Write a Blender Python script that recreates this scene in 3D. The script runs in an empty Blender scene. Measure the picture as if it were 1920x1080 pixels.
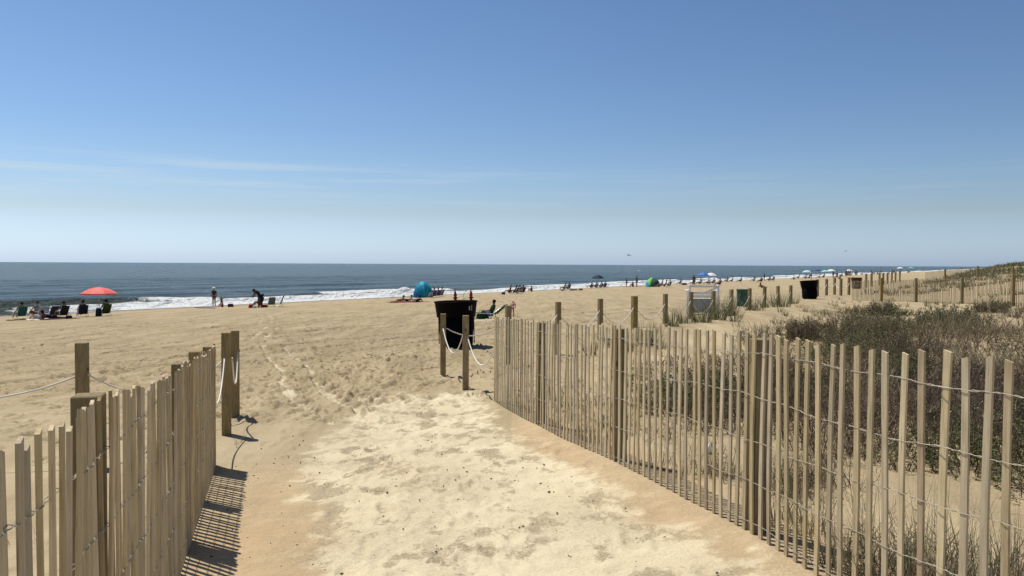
import bpy, math, random
import numpy as np
from mathutils import Vector, Matrix

random.seed(7)
rng = np.random.default_rng(11)
S = bpy.context.scene
COL = S.collection
R = math.radians

# ------------------------------------------------------------------ camera
F = 1500.0                      # focal length in photo pixels (photo is 1920 wide)
cam_d = bpy.data.cameras.new('camera')
cam = bpy.data.objects.new('camera', cam_d)
COL.objects.link(cam)
S.camera = cam
cam_d.sensor_width = 36
cam_d.lens = 36 * F / 1920
cam_d.clip_start = 0.05
cam_d.clip_end = 90000
PITCH = math.atan(44.5 / F)
ROLL = math.atan(9.0 / 1920)
fw = Vector((0, math.cos(PITCH), -math.sin(PITCH)))
rt = Vector((math.cos(ROLL), 0, 0)) + Vector((0, 0, 1)) * math.sin(ROLL)
rt = (rt - fw * rt.dot(fw)).normalized()
up = rt.cross(fw).normalized()
m = Matrix((rt, up, -fw)).transposed().to_4x4()
cam.matrix_world = m

# ------------------------------------------------------------------ sky + sun
SUN_EL = R(65)
SUN_AZ = math.atan2(-0.36, 0.29)          # compass style: (sin, cos)
sun_dir = Vector((math.sin(SUN_AZ) * math.cos(SUN_EL), math.cos(SUN_AZ) * math.cos(SUN_EL), math.sin(SUN_EL)))
W = bpy.data.worlds.new('World')
S.world = W
W.use_nodes = True
nt = W.node_tree
nt.nodes.clear()
out = nt.nodes.new('ShaderNodeOutputWorld')
bg = nt.nodes.new('ShaderNodeBackground')
sky = nt.nodes.new('ShaderNodeTexSky')
sky.sky_type = 'NISHITA'
sky.sun_disc = False
sky.sun_elevation = SUN_EL
sky.sun_rotation = SUN_AZ
sky.altitude = 0
sky.air_density = 1.0
sky.dust_density = 0.7
sky.ozone_density = 1.0
hs = nt.nodes.new('ShaderNodeGamma')
hs.inputs['Gamma'].default_value = 1.0
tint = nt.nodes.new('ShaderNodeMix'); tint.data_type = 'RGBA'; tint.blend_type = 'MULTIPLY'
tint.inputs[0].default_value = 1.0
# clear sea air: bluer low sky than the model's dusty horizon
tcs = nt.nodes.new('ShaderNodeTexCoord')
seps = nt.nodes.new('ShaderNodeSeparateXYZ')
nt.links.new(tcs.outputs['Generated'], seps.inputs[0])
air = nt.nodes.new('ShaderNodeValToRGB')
stops = [(0.0, (1.13, 1.52, 2.5)), (0.012, (1.08, 1.43, 2.25)), (0.063, (.93, 1.04, 1.29)), (0.105, (.86, 1.03, 1.27)), (0.16, (.79, .965, 1.21)), (0.30, (.72, .905, 1.12)), (0.6, (.48, .61, .76)), (1.0, (.37, .48, .62))]  # upper stops darkened, above the view, to cut sky fill in the shadows
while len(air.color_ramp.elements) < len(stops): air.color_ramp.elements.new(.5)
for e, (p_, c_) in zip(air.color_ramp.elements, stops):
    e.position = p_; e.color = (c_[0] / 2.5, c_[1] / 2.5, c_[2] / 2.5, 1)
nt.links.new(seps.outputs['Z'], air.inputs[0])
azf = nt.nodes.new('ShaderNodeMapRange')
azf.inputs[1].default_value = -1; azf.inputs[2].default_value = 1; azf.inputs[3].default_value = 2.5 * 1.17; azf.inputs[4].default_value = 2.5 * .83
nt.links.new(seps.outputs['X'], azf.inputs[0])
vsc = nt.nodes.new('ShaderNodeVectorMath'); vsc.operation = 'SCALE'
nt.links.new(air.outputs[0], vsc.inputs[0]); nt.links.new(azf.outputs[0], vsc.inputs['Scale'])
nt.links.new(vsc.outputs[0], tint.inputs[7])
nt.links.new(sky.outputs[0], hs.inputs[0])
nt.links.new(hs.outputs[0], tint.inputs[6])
# thin cirrus streaks, low over the horizon
tc = nt.nodes.new('ShaderNodeTexCoord')
sep = nt.nodes.new('ShaderNodeSeparateXYZ')
nt.links.new(tc.outputs['Generated'], sep.inputs[0])
mp = nt.nodes.new('ShaderNodeMapping')
mp.inputs['Rotation'].default_value = (0, R(-2.2), 0)
mp.inputs['Location'].default_value = (4.3, 0, 1.7)
mp.inputs['Scale'].default_value = (2.2, 2.2, 62)
nt.links.new(tc.outputs['Generated'], mp.inputs[0])
no = nt.nodes.new('ShaderNodeTexNoise')
no.inputs['Scale'].default_value = 1.6
no.inputs['Detail'].default_value = 5
no.inputs['Roughness'].default_value = 0.62
nt.links.new(mp.outputs[0], no.inputs['Vector'])
cr = nt.nodes.new('ShaderNodeMapRange')
cr.inputs[1].default_value = 0.48; cr.inputs[2].default_value = 0.78
cr.inputs[3].default_value = 0.0; cr.inputs[4].default_value = 0.6
nt.links.new(no.outputs[0], cr.inputs[0])
band = nt.nodes.new('ShaderNodeFloatCurve')
cu = band.mapping.curves[0]
for i, (a, b) in enumerate([(0.0, 0.1), (0.06, 0.35), (0.108, 1.0), (0.125, 0.1), (0.2, 0.0), (1, 0)]):
    if i < 2:
        cu.points[i].location = (a, b)
    else:
        cu.points.new(a, b)
band.mapping.update()
nt.links.new(sep.outputs['Z'], band.inputs['Value'])
mu = nt.nodes.new('ShaderNodeMath'); mu.operation = 'MULTIPLY'
nt.links.new(cr.outputs[0], mu.inputs[0]); nt.links.new(band.outputs[0], mu.inputs[1])
cm = nt.nodes.new('ShaderNodeMix'); cm.data_type = 'RGBA'
cm.inputs[7].default_value = (7.2, 8.2, 8.9, 1)
mxr = nt.nodes.new('ShaderNodeMapRange'); mxr.inputs[1].default_value = -.35; mxr.inputs[2].default_value = .15; mxr.inputs[3].default_value = 1.1; mxr.inputs[4].default_value = .18
nt.links.new(sep.outputs['X'], mxr.inputs[0])
mu2 = nt.nodes.new('ShaderNodeMath'); mu2.operation = 'MULTIPLY'
nt.links.new(mu.outputs[0], mu2.inputs[0]); nt.links.new(mxr.outputs[0], mu2.inputs[1])
nt.links.new(mu2.outputs[0], cm.inputs[0])
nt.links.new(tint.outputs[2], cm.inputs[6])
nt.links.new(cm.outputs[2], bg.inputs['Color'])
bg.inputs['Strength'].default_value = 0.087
nt.links.new(bg.outputs[0], out.inputs[0])

sl = bpy.data.lights.new('sun', 'SUN')
sl.energy = 4.9
sl.angle = R(0.53)
sl.color = (1.0, 0.945, 0.85)
so = bpy.data.objects.new('sun', sl)
COL.objects.link(so)
so.rotation_euler = sun_dir.to_track_quat('Z', 'Y').to_euler()
so.location = (0, 0, 30)

S.view_settings.view_transform = 'Standard'
S.view_settings.look = 'None'
S.view_settings.gamma = 1
S.view_settings.exposure = 0.0
S.view_settings.use_curve_mapping = False

# ------------------------------------------------------------------ noise
def _hash(ix, iy, seed):
    n = (ix.astype(np.int64) * 374761393 + iy.astype(np.int64) * 668265263 + seed * 1442695041) & 0x7fffffff
    n = ((n ^ (n >> 13)) * 1274126177) & 0x7fffffff
    n = n ^ (n >> 16)
    return (n & 0xffff) / 65535.0

def vnoise(x, y, seed=0):
    x = np.asarray(x, float); y = np.asarray(y, float)
    ix = np.floor(x); iy = np.floor(y)
    fx = x - ix; fy = y - iy
    fx = fx * fx * (3 - 2 * fx); fy = fy * fy * (3 - 2 * fy)
    a = _hash(ix, iy, seed); b = _hash(ix + 1, iy, seed)
    c = _hash(ix, iy + 1, seed); d = _hash(ix + 1, iy + 1, seed)
    return (a * (1 - fx) + b * fx) * (1 - fy) + (c * (1 - fx) + d * fx) * fy

def fbm(x, y, seed=0, o=4):
    t = 0; a = 0.5
    for k in range(o):
        t = t + a * (vnoise(x, y, seed + k * 17) - 0.5)
        x = np.asarray(x) * 2.03 + 5.1; y = np.asarray(y) * 2.03 - 3.7; a *= 0.5
    return t

def sst(a, b, x):
    t = np.clip((x - a) / (b - a), 0, 1)
    return t * t * (3 - 2 * t)

# ------------------------------------------------------------------ terrain
TX, TY = 0.54, 0.8417           # along the shore
def SP(x, y):
    return TX * x + TY * y, -TY * x + TX * y
def XY(s, p):
    return TX * s - TY * p, TY * s + TX * p
PZ = np.array([[-60, -1.2], [-20, -1.45], [-4, -1.55], [0, -1.58], [1.3, -1.63], [3, -1.75], [4.5, -1.85], [6.5, -2.0], [9, -2.03],
               [12, -2.08], [20, -2.38], [44, -3.22], [52, -3.56], [60, -3.86], [64, -4.0], [75, -4.6], [100, -5.6], [300, -12], [90000, -14]])
SEA = -4.0
def hgt(x, y):
    x = np.asarray(x, float); y = np.asarray(y, float)
    s, p = SP(x, y)
    z = np.interp(p, PZ[:, 0], PZ[:, 1])
    # sand drifted up along the rope posts
    br = sst(14.5, 20, s) * (1 - sst(39, 46, s))
    z = z + 0.44 * br * np.exp(-((p - 7.6) / 2.3) ** 2)
    # bank of dune behind the right fence
    z = z + 0.14 * sst(9, 18, s) * (1 - sst(5, 8, p)) * (1 - sst(27, 35, s))
    # mound in front of the far fence
    z = z + 0.14 * np.exp(-((x - 16.8) / 2.4) ** 2 - ((y - 31.0) / 3.0) ** 2)
    # far dunes
    rr = np.interp(s, [0, 46, 62, 82, 120, 170, 260, 5000], [0, 0, 0.2, 0.55, 1.1, 1.75, 2.3, 2.8])
    z = z + rr * (1 - sst(1.5, 13.0, p + 3 * (vnoise(s / 18, p * 0, 5) - .5)))
    dune = (1 - sst(6, 10, p))
    off = sst(2.2, 4.5, np.abs(x - 0) * 0 + (x + 0.26 * y - 1.6))   # right of the fence only
    z = z + dune * off * 0.16 * fbm(x / 1.7, y / 1.7, 3, 3)
    z = z + sst(40, 90, s) * dune * 0.9 * fbm(x / 11, y / 11, 8, 4)
    bch = sst(5, 9, p) * (1 - sst(60, 64, p))
    z = z + bch * 0.10 * fbm(s / 9, p / 3.0, 21, 3)
    return z

def ray(u, v):
    d = fw * F + rt * (u - 960) - up * (v - 540)
    return d / d.y
def G(u, v):
    """ground point seen at photo pixel (u, v)"""
    d = ray(u, v)
    ys = np.geomspace(2.0, 2500, 1400)
    g = hgt(ys * d.x, ys) - ys * d.z
    k = np.where(g > 0)[0]
    if len(k) == 0:
        y = 2500.0
    else:
        k = k[0]
        lo, hi = (ys[k - 1] if k else 1.0), ys[k]
        for _ in range(25):
            mid = (lo + hi) / 2
            if float(hgt(mid * d.x, mid)) - mid * d.z > 0: hi = mid
            else: lo = mid
        y = hi
    return Vector((y * d.x, y, float(hgt(y * d.x, y))))
def P(u, dist, z=None):
    """ground point in the direction of photo column u at depth dist"""
    x = dist * (u - 960) / F
    return Vector((x, dist, float(hgt(x, dist)) if z is None else z))

# ------------------------------------------------------------------ material helpers
def mat(name, col=(0.5, 0.5, 0.5), rough=0.6, spec=0.3, metal=0.0):
    mt = bpy.data.materials.new(name)
    mt.use_nodes = True
    b = mt.node_tree.nodes['Principled BSDF']
    b.inputs['Base Color'].default_value = (*col, 1)
    b.inputs['Roughness'].default_value = rough
    b.inputs['Specular IOR Level'].default_value = spec
    b.inputs['Metallic'].default_value = metal
    return mt
def N(mt, t, **kw):
    n = mt.node_tree.nodes.new(t)
    for k, v in kw.items():
        if k in n.inputs.keys() if isinstance(k, str) else False: n.inputs[k].default_value = v
        else: setattr(n, k, v)
    return n
def L(mt, a, b): mt.node_tree.links.new(a, b)
def BS(mt): return mt.node_tree.nodes['Principled BSDF']
def ramp(mt, fac, stops, interp='LINEAR'):
    n = N(mt, 'ShaderNodeValToRGB')
    cr = n.color_ramp; cr.interpolation = interp
    while len(cr.elements) < len(stops): cr.elements.new(0.5)
    for e, (pos, c) in zip(cr.elements, stops):
        e.position = pos; e.color = (*c, 1) if len(c) == 3 else c
    L(mt, fac, n.inputs[0])
    return n
def mixc(mt, fac, a, b, blend='MIX'):
    n = N(mt, 'ShaderNodeMix', data_type='RGBA', blend_type=blend)
    for sock, v in ((n.inputs[0], fac), (n.inputs[6], a), (n.inputs[7], b)):
        if isinstance(v, bpy.types.NodeSocket): L(mt, v, sock)
        elif isinstance(v, (int, float)): sock.default_value = v
        else: sock.default_value = (*v, 1)
    return n.outputs[2]
def mathn(mt, op, a, b=0.0, clamp=False):
    n = N(mt, 'ShaderNodeMath', operation=op, use_clamp=clamp)
    for sock, v in ((n.inputs[0], a), (n.inputs[1], b)):
        if isinstance(v, bpy.types.NodeSocket): L(mt, v, sock)
        else: sock.default_value = v
    return n.outputs[0]
def noise(mt, vec, scale, detail=3, rough=0.5, sc=None, rot=None):
    if sc is not None:
        mpn = N(mt, 'ShaderNodeMapping'); mpn.inputs['Scale'].default_value = sc
        if rot is not None: mpn.inputs['Rotation'].default_value = rot
        L(mt, vec, mpn.inputs[0]); vec = mpn.outputs[0]
    n = N(mt, 'ShaderNodeTexNoise')
    n.inputs['Scale'].default_value = scale; n.inputs['Detail'].default_value = detail; n.inputs['Roughness'].default_value = rough
    L(mt, vec, n.inputs['Vector'])
    return n.outputs[0]
def mrange(mt, v, a, b, c=0.0, d=1.0):
    n = N(mt, 'ShaderNodeMapRange')
    n.inputs[1].default_value = a; n.inputs[2].default_value = b; n.inputs[3].default_value = c; n.inputs[4].default_value = d
    L(mt, v, n.inputs[0]); return n.outputs[0]
def attr(mt, name):
    n = N(mt, 'ShaderNodeAttribute'); n.attribute_name = name; return n.outputs['Fac']
def objvec(mt): return N(mt, 'ShaderNodeTexCoord').outputs['Object']
def geopos(mt): return N(mt, 'ShaderNodeNewGeometry').outputs['Position']
def bump(mt, h, strength=0.3, dist=0.01, prev=None):
    n = N(mt, 'ShaderNodeBump'); n.inputs['Strength'].default_value = strength; n.inputs['Distance'].default_value = dist
    L(mt, h, n.inputs['Height'])
    if prev is not None: L(mt, prev, n.inputs['Normal'])
    return n.outputs[0]

# ------------------------------------------------------------------ object helpers
def link_mesh(name, me, parent=None, mt=None, smooth=False):
    if mt is not None and len(me.materials) == 0: me.materials.append(mt)
    if smooth: me.polygons.foreach_set('use_smooth', [True] * len(me.polygons))
    o = bpy.data.objects.new(name, me); COL.objects.link(o)
    if parent is not None: o.parent = parent
    return o
def tag(o, label=None, cat=None, group=None, kind=None):
    if label: o['label'] = label
    if cat: o['category'] = cat
    if group: o['group'] = group
    if kind: o['kind'] = kind
    return o
def thing(name, label, cat, loc, rz=0.0, group=None):
    o = bpy.data.objects.new(name, None); COL.objects.link(o)
    o.empty_display_size = 0.2
    o.location = loc; o.rotation_euler = (0, 0, rz)
    return tag(o, label, cat, group)
def npmesh(name, V, Fq, smooth=False):
    """mesh from numpy verts (n,3) and faces (m,3|4)"""
    V = np.asarray(V, np.float32); Fq = np.asarray(Fq, np.int32)
    me = bpy.data.meshes.new(name)
    k = Fq.shape[1]
    me.vertices.add(len(V)); me.vertices.foreach_set('co', V.ravel())
    me.loops.add(Fq.size); me.loops.foreach_set('vertex_index', Fq.ravel())
    me.polygons.add(len(Fq)); me.polygons.foreach_set('loop_start', np.arange(0, Fq.size, k, dtype=np.int32))
    me.polygons.foreach_set('use_smooth', np.full(len(Fq), smooth))
    me.update(calc_edges=True)
    return me
def fattr(me, name, vals):
    a = me.attributes.new(name, 'FLOAT', 'POINT'); a.data.foreach_set('value', np.asarray(vals, np.float32))

class MB:
    def __init__(s): s.v = []; s.f = []
    def add(s, vs, fs):
        b = len(s.v); s.v += [tuple(v) for v in vs]; s.f += [tuple(b + i for i in f) for f in fs]
    def box(s, c, d, rot=None, taper=1.0):
        x, y, z = d[0] / 2, d[1] / 2, d[2] / 2
        vs = [Vector((sx * x * (taper if sz > 0 else 1), sy * y * (taper if sz > 0 else 1), sz * z)) for sz in (-1, 1) for sy in (-1, 1) for sx in (-1, 1)]
        if rot is not None: vs = [rot @ v for v in vs]
        c = Vector(c)
        s.add([v + c for v in vs], [(0, 2, 3, 1), (4, 5, 7, 6), (0, 1, 5, 4), (2, 6, 7, 3), (0, 4, 6, 2), (1, 3, 7, 5)])
    def tube(s, pts, r, n=6, caps=True):
        pts = [Vector(p) for p in pts]
        rs = r if isinstance(r, (list, tuple)) else [r] * len(pts)
        b = len(s.v)
        for i, p in enumerate(pts):
            t = (pts[min(i + 1, len(pts) - 1)] - pts[max(i - 1, 0)])
            if t.length < 1e-9: t = Vector((0, 0, 1))
            t.normalize()
            a = t.orthogonal() if abs(t.z) > 0.95 else Vector((0, 0, 1)).cross(t)
            if abs(t.z) > 0.95: a = Vector((1, 0, 0)) - t * t.x
            a.normalize(); c = t.cross(a)
            for k in range(n):
                q = p + (a * math.cos(2 * math.pi * k / n) + c * math.sin(2 * math.pi * k / n)) * rs[i]
                s.v.append(tuple(q))
        for i in range(len(pts) - 1):
            for k in range(n):
                k2 = (k + 1) % n
                s.f.append((b + i * n + k, b + i * n + k2, b + (i + 1) * n + k2, b + (i + 1) * n + k))
        if caps:
            s.f.append(tuple(b + k for k in reversed(range(n))))
            s.f.append(tuple(b + (len(pts) - 1) * n + k for k in range(n)))
    def lathe(s, prof, n=28, c=(0, 0, 0)):
        b = len(s.v)
        for r, z in prof:
            for k in range(n):
                a = 2 * math.pi * k / n
                s.v.append((c[0] + r * math.cos(a), c[1] + r * math.sin(a), c[2] + z))
        for i in range(len(prof) - 1):
            for k in range(n):
                k2 = (k + 1) % n
                s.f.append((b + i * n + k, b + i * n + k2, b + (i + 1) * n + k2, b + (i + 1) * n + k))
    def mesh(s, name, smooth=False):
        me = bpy.data.meshes.new(name); me.from_pydata(s.v, [], s.f); me.update()
        if smooth: me.polygons.foreach_set('use_smooth', [True] * len(me.polygons))
        return me
    def obj(s, name, mt, parent=None, smooth=False):
        return link_mesh(name, s.mesh(name, smooth), parent, mt)

# ------------------------------------------------------------------ sand material
sand = mat('sand', (0.4, 0.3, 0.19), 0.95, 0.1)
gp = geopos(sand)
A_cream, A_pink, A_grit, A_wet = attr(sand, 'cream'), attr(sand, 'pink'), attr(sand, 'grit'), attr(sand, 'wet')
n_big = noise(sand, gp, 0.55, 4, 0.6)
n_mid = noise(sand, gp, 4.5, 5, 0.62)
n_fine = noise(sand, gp, 60, 4, 0.7)
n_grain = noise(sand, gp, 420, 2, 0.6)
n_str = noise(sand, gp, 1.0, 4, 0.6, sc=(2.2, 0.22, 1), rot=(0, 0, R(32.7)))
base = ramp(sand, n_big, [(0.3, (0.405, 0.322, 0.198)), (0.7, (0.490, 0.394, 0.246))]).outputs[0]
base = mixc(sand, mrange(sand, n_str, 0.40, 0.66, 0, 0.85), base, (0.325, 0.254, 0.152))
pinkc = ramp(sand, n_mid, [(0.35, (0.440, 0.312, 0.180)), (0.65, (0.53, 0.395, 0.240))]).outputs[0]
base = mixc(sand, mathn(sand, 'MULTIPLY', A_pink, mrange(sand, n_mid, 0.25, 0.6, 0.55, 1.0)), base, pinkc)
creamc = ramp(sand, n_fine, [(0.3, (0.64, 0.55, 0.375)), (0.7, (0.73, 0.635, 0.445))]).outputs[0]
# thin places in the loose sand let the grit show: small, broken, streaky
thin = mathn(sand, 'ADD', noise(sand, gp, 3.6, 5, 0.68, sc=(1.0, 0.62, 1), rot=(0, 0, R(20))), mathn(sand, 'MULTIPLY', mathn(sand, 'SUBTRACT', noise(sand, gp, 1.1, 2, 0.5), .5), .35))
thin = mrange(sand, thin, 0.54, 0.61, 0, 0.80)
edge_n = mathn(sand, 'MULTIPLY', mathn(sand, 'SUBTRACT', noise(sand, gp, 2.6, 6, 0.7), 0.5), 2.3)
A_creamF = mrange(sand, mathn(sand, 'ADD', A_cream, edge_n), 0.36, 0.66, 0, 1)
lite = mrange(sand, noise(sand, gp, 0.9, 3, 0.6), 0.35, 0.65, 0.62, 1.0)
A_creamF = mathn(sand, 'MULTIPLY', mathn(sand, 'MULTIPLY', A_creamF, lite), mrange(sand, A_cream, 0.0, 0.12, 0, 1))
A_creamt = mathn(sand, 'MULTIPLY', A_creamF, mathn(sand, 'SUBTRACT', 1.0, thin))
base = mixc(sand, A_creamt, base, creamc)
# coarse grit: darker and lighter grains
gr = ramp(sand, n_fine, [(0.36, (0.10, 0.082, 0.058)), (0.45, (0.27, 0.225, 0.150)), (0.58, (0.43, 0.365, 0.25)), (0.68, (0.68, 0.60, 0.45))]).outputs[0]
base = mixc(sand, mathn(sand, 'MULTIPLY', mathn(sand, 'ADD', A_grit, mathn(sand, 'MULTIPLY', thin, mathn(sand, 'MAXIMUM', A_cream, mathn(sand, 'MULTIPLY', A_pink, 0.6)))), 0.62, True), base, gr)
spk = mrange(sand, noise(sand, gp, 95, 2, 0.5), 0.70, 0.76, 0, 0.6)
base = mixc(sand, spk, base, (0.13, 0.10, 0.07))
base = mixc(sand, 1.0, base, ramp(sand, n_grain, [(0.3, (0.84, 0.84, 0.84)), (0.7, (1.12, 1.12, 1.12))]).outputs[0], 'MULTIPLY')
# scattered shell bits and weed, plus painted shade of footprint sides, thicker along streaks
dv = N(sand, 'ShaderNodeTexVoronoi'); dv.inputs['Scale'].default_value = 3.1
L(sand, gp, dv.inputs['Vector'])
debris_shade = mathn(sand, 'MULTIPLY', mrange(sand, dv.outputs['Distance'], 0.07, 0.13, 1, 0), mrange(sand, n_str, 0.46, 0.62, 0, 0.75))
base = mixc(sand, mathn(sand, 'MULTIPLY', debris_shade, attr(sand, 'rough')), base, (0.16, 0.12, 0.075))
base = mixc(sand, A_wet, base, (0.15, 0.115, 0.075))
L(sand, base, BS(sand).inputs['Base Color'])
L(sand, mrange(sand, A_wet, 0, 1, 0.95, 0.35), BS(sand).inputs['Roughness'])
A_far = attr(sand, 'rough')
vor = N(sand, 'ShaderNodeTexVoronoi'); vor.inputs['Scale'].default_value = 1.7; vor.inputs['Randomness'].default_value = 1.0
L(sand, gp, vor.inputs['Vector'])
dim = mathn(sand, 'MULTIPLY', mrange(sand, vor.outputs['Distance'], 0.10, 0.22, 0, 1), mrange(sand, n_big, 0.35, 0.6, 0.25, 1))
dim = mathn(sand, 'MULTIPLY', mathn(sand, 'MULTIPLY', dim, A_far), mrange(sand, noise(sand, gp, 0.22, 3, 0.6), .42, .58, .15, 1))
b1 = bump(sand, dim, 1.0, 0.16)
rip = mathn(sand, 'MULTIPLY', noise(sand, gp, 7.0, 5, 0.68), mathn(sand, 'ADD', mathn(sand, 'MULTIPLY', A_far, 0.9), 0.14))
b2 = bump(sand, rip, 0.95, 0.10, b1)
b3 = bump(sand, n_fine, 0.55, 0.007, b2)
b4 = bump(sand, n_grain, 0.35, 0.002, b3)
L(sand, b4, BS(sand).inputs['Normal'])

# ------------------------------------------------------------------ fence plans (world metres)
RF = np.array([[2.42, 1.2], [2.10, 2.2], [1.86, 2.9], [1.66, 3.5], [1.54, 4.0], [1.435, 4.63], [1.24, 5.49], [.87, 6.87], [.287, 8.96], [-.26, 11.25]])
LF = np.array([[-0.75, 0.85], [-1.02, 1.6], [-1.2, 2.19], [-1.43, 2.95], [-1.97, 4.74], [-2.17, 5.4], [-2.93, 7.88]])
def fence_x(arr, y): return np.interp(y, arr[:, 1], arr[:, 0])

# wheel tracks, as ground lines
def gl(pts): return [G(*q) for q in pts]
tracks = [gl([(495, 648), (497, 660), (503, 672), (515, 684), (530, 696), (536, 704), (526, 718), (533, 731), (548, 747), (565, 762), (590, 776), (622, 796)]),
          gl([(530, 648), (540, 660), (556, 674), (574, 688), (587, 699), (583, 711), (595, 724), (614, 742), (636, 757), (668, 770), (700, 790)]),
          gl([(483, 587), (492, 597), (486, 608)]), gl([(500, 612), (486, 625), (467, 640)]),
          gl([(500, 587), (510, 597), (506, 606)]), gl([(520, 614), (508, 625), (492, 637)])]

# ------------------------------------------------------------------ the beach sheet
def build_ground():
    a_f = np.arange(-37.5, 37.51, 0.085)
    a_o = np.concatenate([np.arange(-180, -60, 6), np.arange(-60, -37.5, 1.5)])
    ang = np.radians(np.concatenate([a_o, a_f, -a_o[::-1]]))
    r = [0.25]
    while r[-1] < 9000:
        q = r[-1]
        if q < 3.5: k = 0.08
        elif q < 7: k = 0.0052
        elif q < 42: k = 0.0038
        elif q < 60: k = 0.006
        elif q < 260: k = 0.012
        else: k = 0.06
        r.append(q * (1 + k))
    r = np.array(r)
    A, Rr = np.meshgrid(ang, r)
    X = np.sin(A) * Rr; Y = np.cos(A) * Rr
    Z = hgt(X, Y)
    s, p = SP(X, Y)
    xr = fence_x(RF, Y); xl = fence_x(LF, Y)
    # ---- masks
    wob = fbm(X / 0.9, Y / 0.9, 31, 4) * 2.0
    path_c = (0.5 * (xl + xr)) + 0.22
    hw = 0.5 * (xr - xl)
    inpath = (1 - sst(11.0, 13.5, Y + 1.0 * wob))
    d = np.abs(X - (path_c + 0.05 * hw)) / np.maximum(hw, .5)
    cream = (1 - sst(0.36, 0.92, d + 0.16 * wob)) * inpath
    patch = fbm(X / 0.35, Y / 0.55, 44, 4) * 2.0
    holes = sst(0.10, 0.24, patch + 0.05) * sst(3.0, 5.5, 13 - Y)
    gritty = holes * (1 - sst(0.75, 1.0, d))
    cream_n = cream
    pink = (1 - sst(0, 1.7, Y + .9 * wob - np.where(X < 0, 6.9, 9.0))) * sst(0.45, 0.75, d + 0.12 * wob) * (1 - sst(1.0, 1.35, d))
    pk2 = np.exp(-((X + 1.35) / 0.8) ** 2 - ((Y - 7.2) / 1.1) ** 2)
    pink = np.clip(np.maximum(pink * (0.75 + .5 * wob), pk2 * (0.7 + wob)), 0, 1)
    grit = np.clip((0.16 + .22 * (X < -1.2) * sst(6.5, 8, Y)) * (p > -2) * (1 - sst(10, 14, Y)) + 0.25 * gritty, 0, 1)
    # wheel tracks: loose pale sand in shallow grooves
    for tr in tracks:
        w = 0.085 if tr[0].y < 30 else 0.12
        for a, b in zip(tr[:-1], tr[1:]):
            ax, ay, bx, by = a.x, a.y, b.x, b.y
            sel = (X > min(ax, bx) - 1) & (X < max(ax, bx) + 1) & (Y > min(ay, by) - 1) & (Y < max(ay, by) + 1)
            if not sel.any(): continue
            xx, yy = X[sel], Y[sel]
            L2 = (bx - ax) ** 2 + (by - ay) ** 2 + 1e-9
            t = np.clip(((xx - ax) * (bx - ax) + (yy - ay) * (by - ay)) / L2, 0, 1)
            dd = np.hypot(xx - ax - t * (bx - ax), yy - ay - t * (by - ay)) + 0.05 * wob[sel]
            g = 1 - sst(w * 0.4, w * 1.0, dd)
            Z[sel] += .016 * np.exp(-((dd - w * 1.35) / .04) ** 2)
            cream_n[sel] = np.maximum(cream_n[sel], g * (0.60 if tr[0].y < 30 else .40) * (.6 + .8 * vnoise(xx * 3, yy * 3, 8)))
            Z[sel] -= 0.022 * g
    # loose lumpy sand in and around the mouth of the path
    near = (1 - sst(38, 60, Rr))
    near = near * (0.25 + .75 * np.where(Y < 8.2, sst(.5, 1.3, X - xl), 1))
    lump = fbm(X / 0.17, Y / 0.24, 61, 4)
    beachy = sst(9.5, 12.5, Y + wob) * sst(3.5, 6, p)
    churn = np.exp(-((X + 2.9 + .09 * (Y - 10)) / 2.3) ** 2) * sst(9.5, 11.5, Y) * (1 - sst(20, 27, Y))
    leftp = sst(4.2, 6.5, -X - .12 * (Y - 8)) * (1 - sst(24, 36, Y))
    busy = np.clip(churn + .75 * leftp + .18, 0, 1)
    Z += near * lump * busy * (0.020 + 0.055 * beachy * (0.35 + sst(-.15, .25, fbm(X / 2.5, Y / 2.5, 77, 3))))
    Z += near * 0.035 * fbm(X / .8, Y / .8, 90, 3)
    # banks of drift against the fences
    Z += 0.05 * np.exp(-((X - xr - .05) / .22) ** 2) * (Y < 11.3) * (Y > 1)
    # footprints
    ra = ang; rr_ = r
    prints = []
    rg = np.random.default_rng(3)
    def walk(x0, y0, x1, y1, n, dep, jit=0.1):
        L_ = math.hypot(x1 - x0, y1 - y0); th = math.atan2(y1 - y0, x1 - x0)
        st = max(3, int(L_ / 0.68))
        for i in range(st):
            t = i / st; side = 1 if i % 2 else -1
            prints.append((x0 + (x1 - x0) * t - math.sin(th) * side * .09 + rg.normal() * jit * .5,
                           y0 + (y1 - y0) * t + math.cos(th) * side * .09 + rg.normal() * jit * .5, th + rg.normal() * .15, dep * rg.uniform(.6, 1.2)))
    for _ in range(26):       # up and down the path
        x0 = rg.uniform(-1.1, 1.1); y0 = rg.uniform(1.5, 5)
        x1 = rg.uniform(-4.2, 0.2); y1 = rg.uniform(12, 15)
        walk(x0, y0, x1, y1, 0, 0.011)
        walk(x1, y1, x1 + rg.uniform(-14, 8), y1 + rg.uniform(12, 34), 0, 0.042)
    for _ in range(170):      # along and across the beach
        s0 = rg.uniform(-8, 60); p0 = rg.uniform(8, 48); th = rg.normal() * 0.5
        ln = rg.uniform(4, 16)
        ax, ay = XY(s0, p0); bx, by = XY(s0 + ln * math.cos(th), p0 + ln * math.sin(th))
        if min(ay, by) > 3 and min(p0, p0 + ln * math.sin(th)) > 7.5: walk(ax, ay, bx, by, 0, 0.060, .3)
    for _ in range(1200):     # churned by many feet where the path opens
        y = 9.8 + rg.gamma(2.0, 2.6); x = -2.9 + rg.normal() * (1.15 + .12 * (y - 9)) - (y - 10) * .10
        prints.append((x, y, rg.uniform(0, 6.28), 0.036 * rg.uniform(.4, 1.1)))
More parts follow.
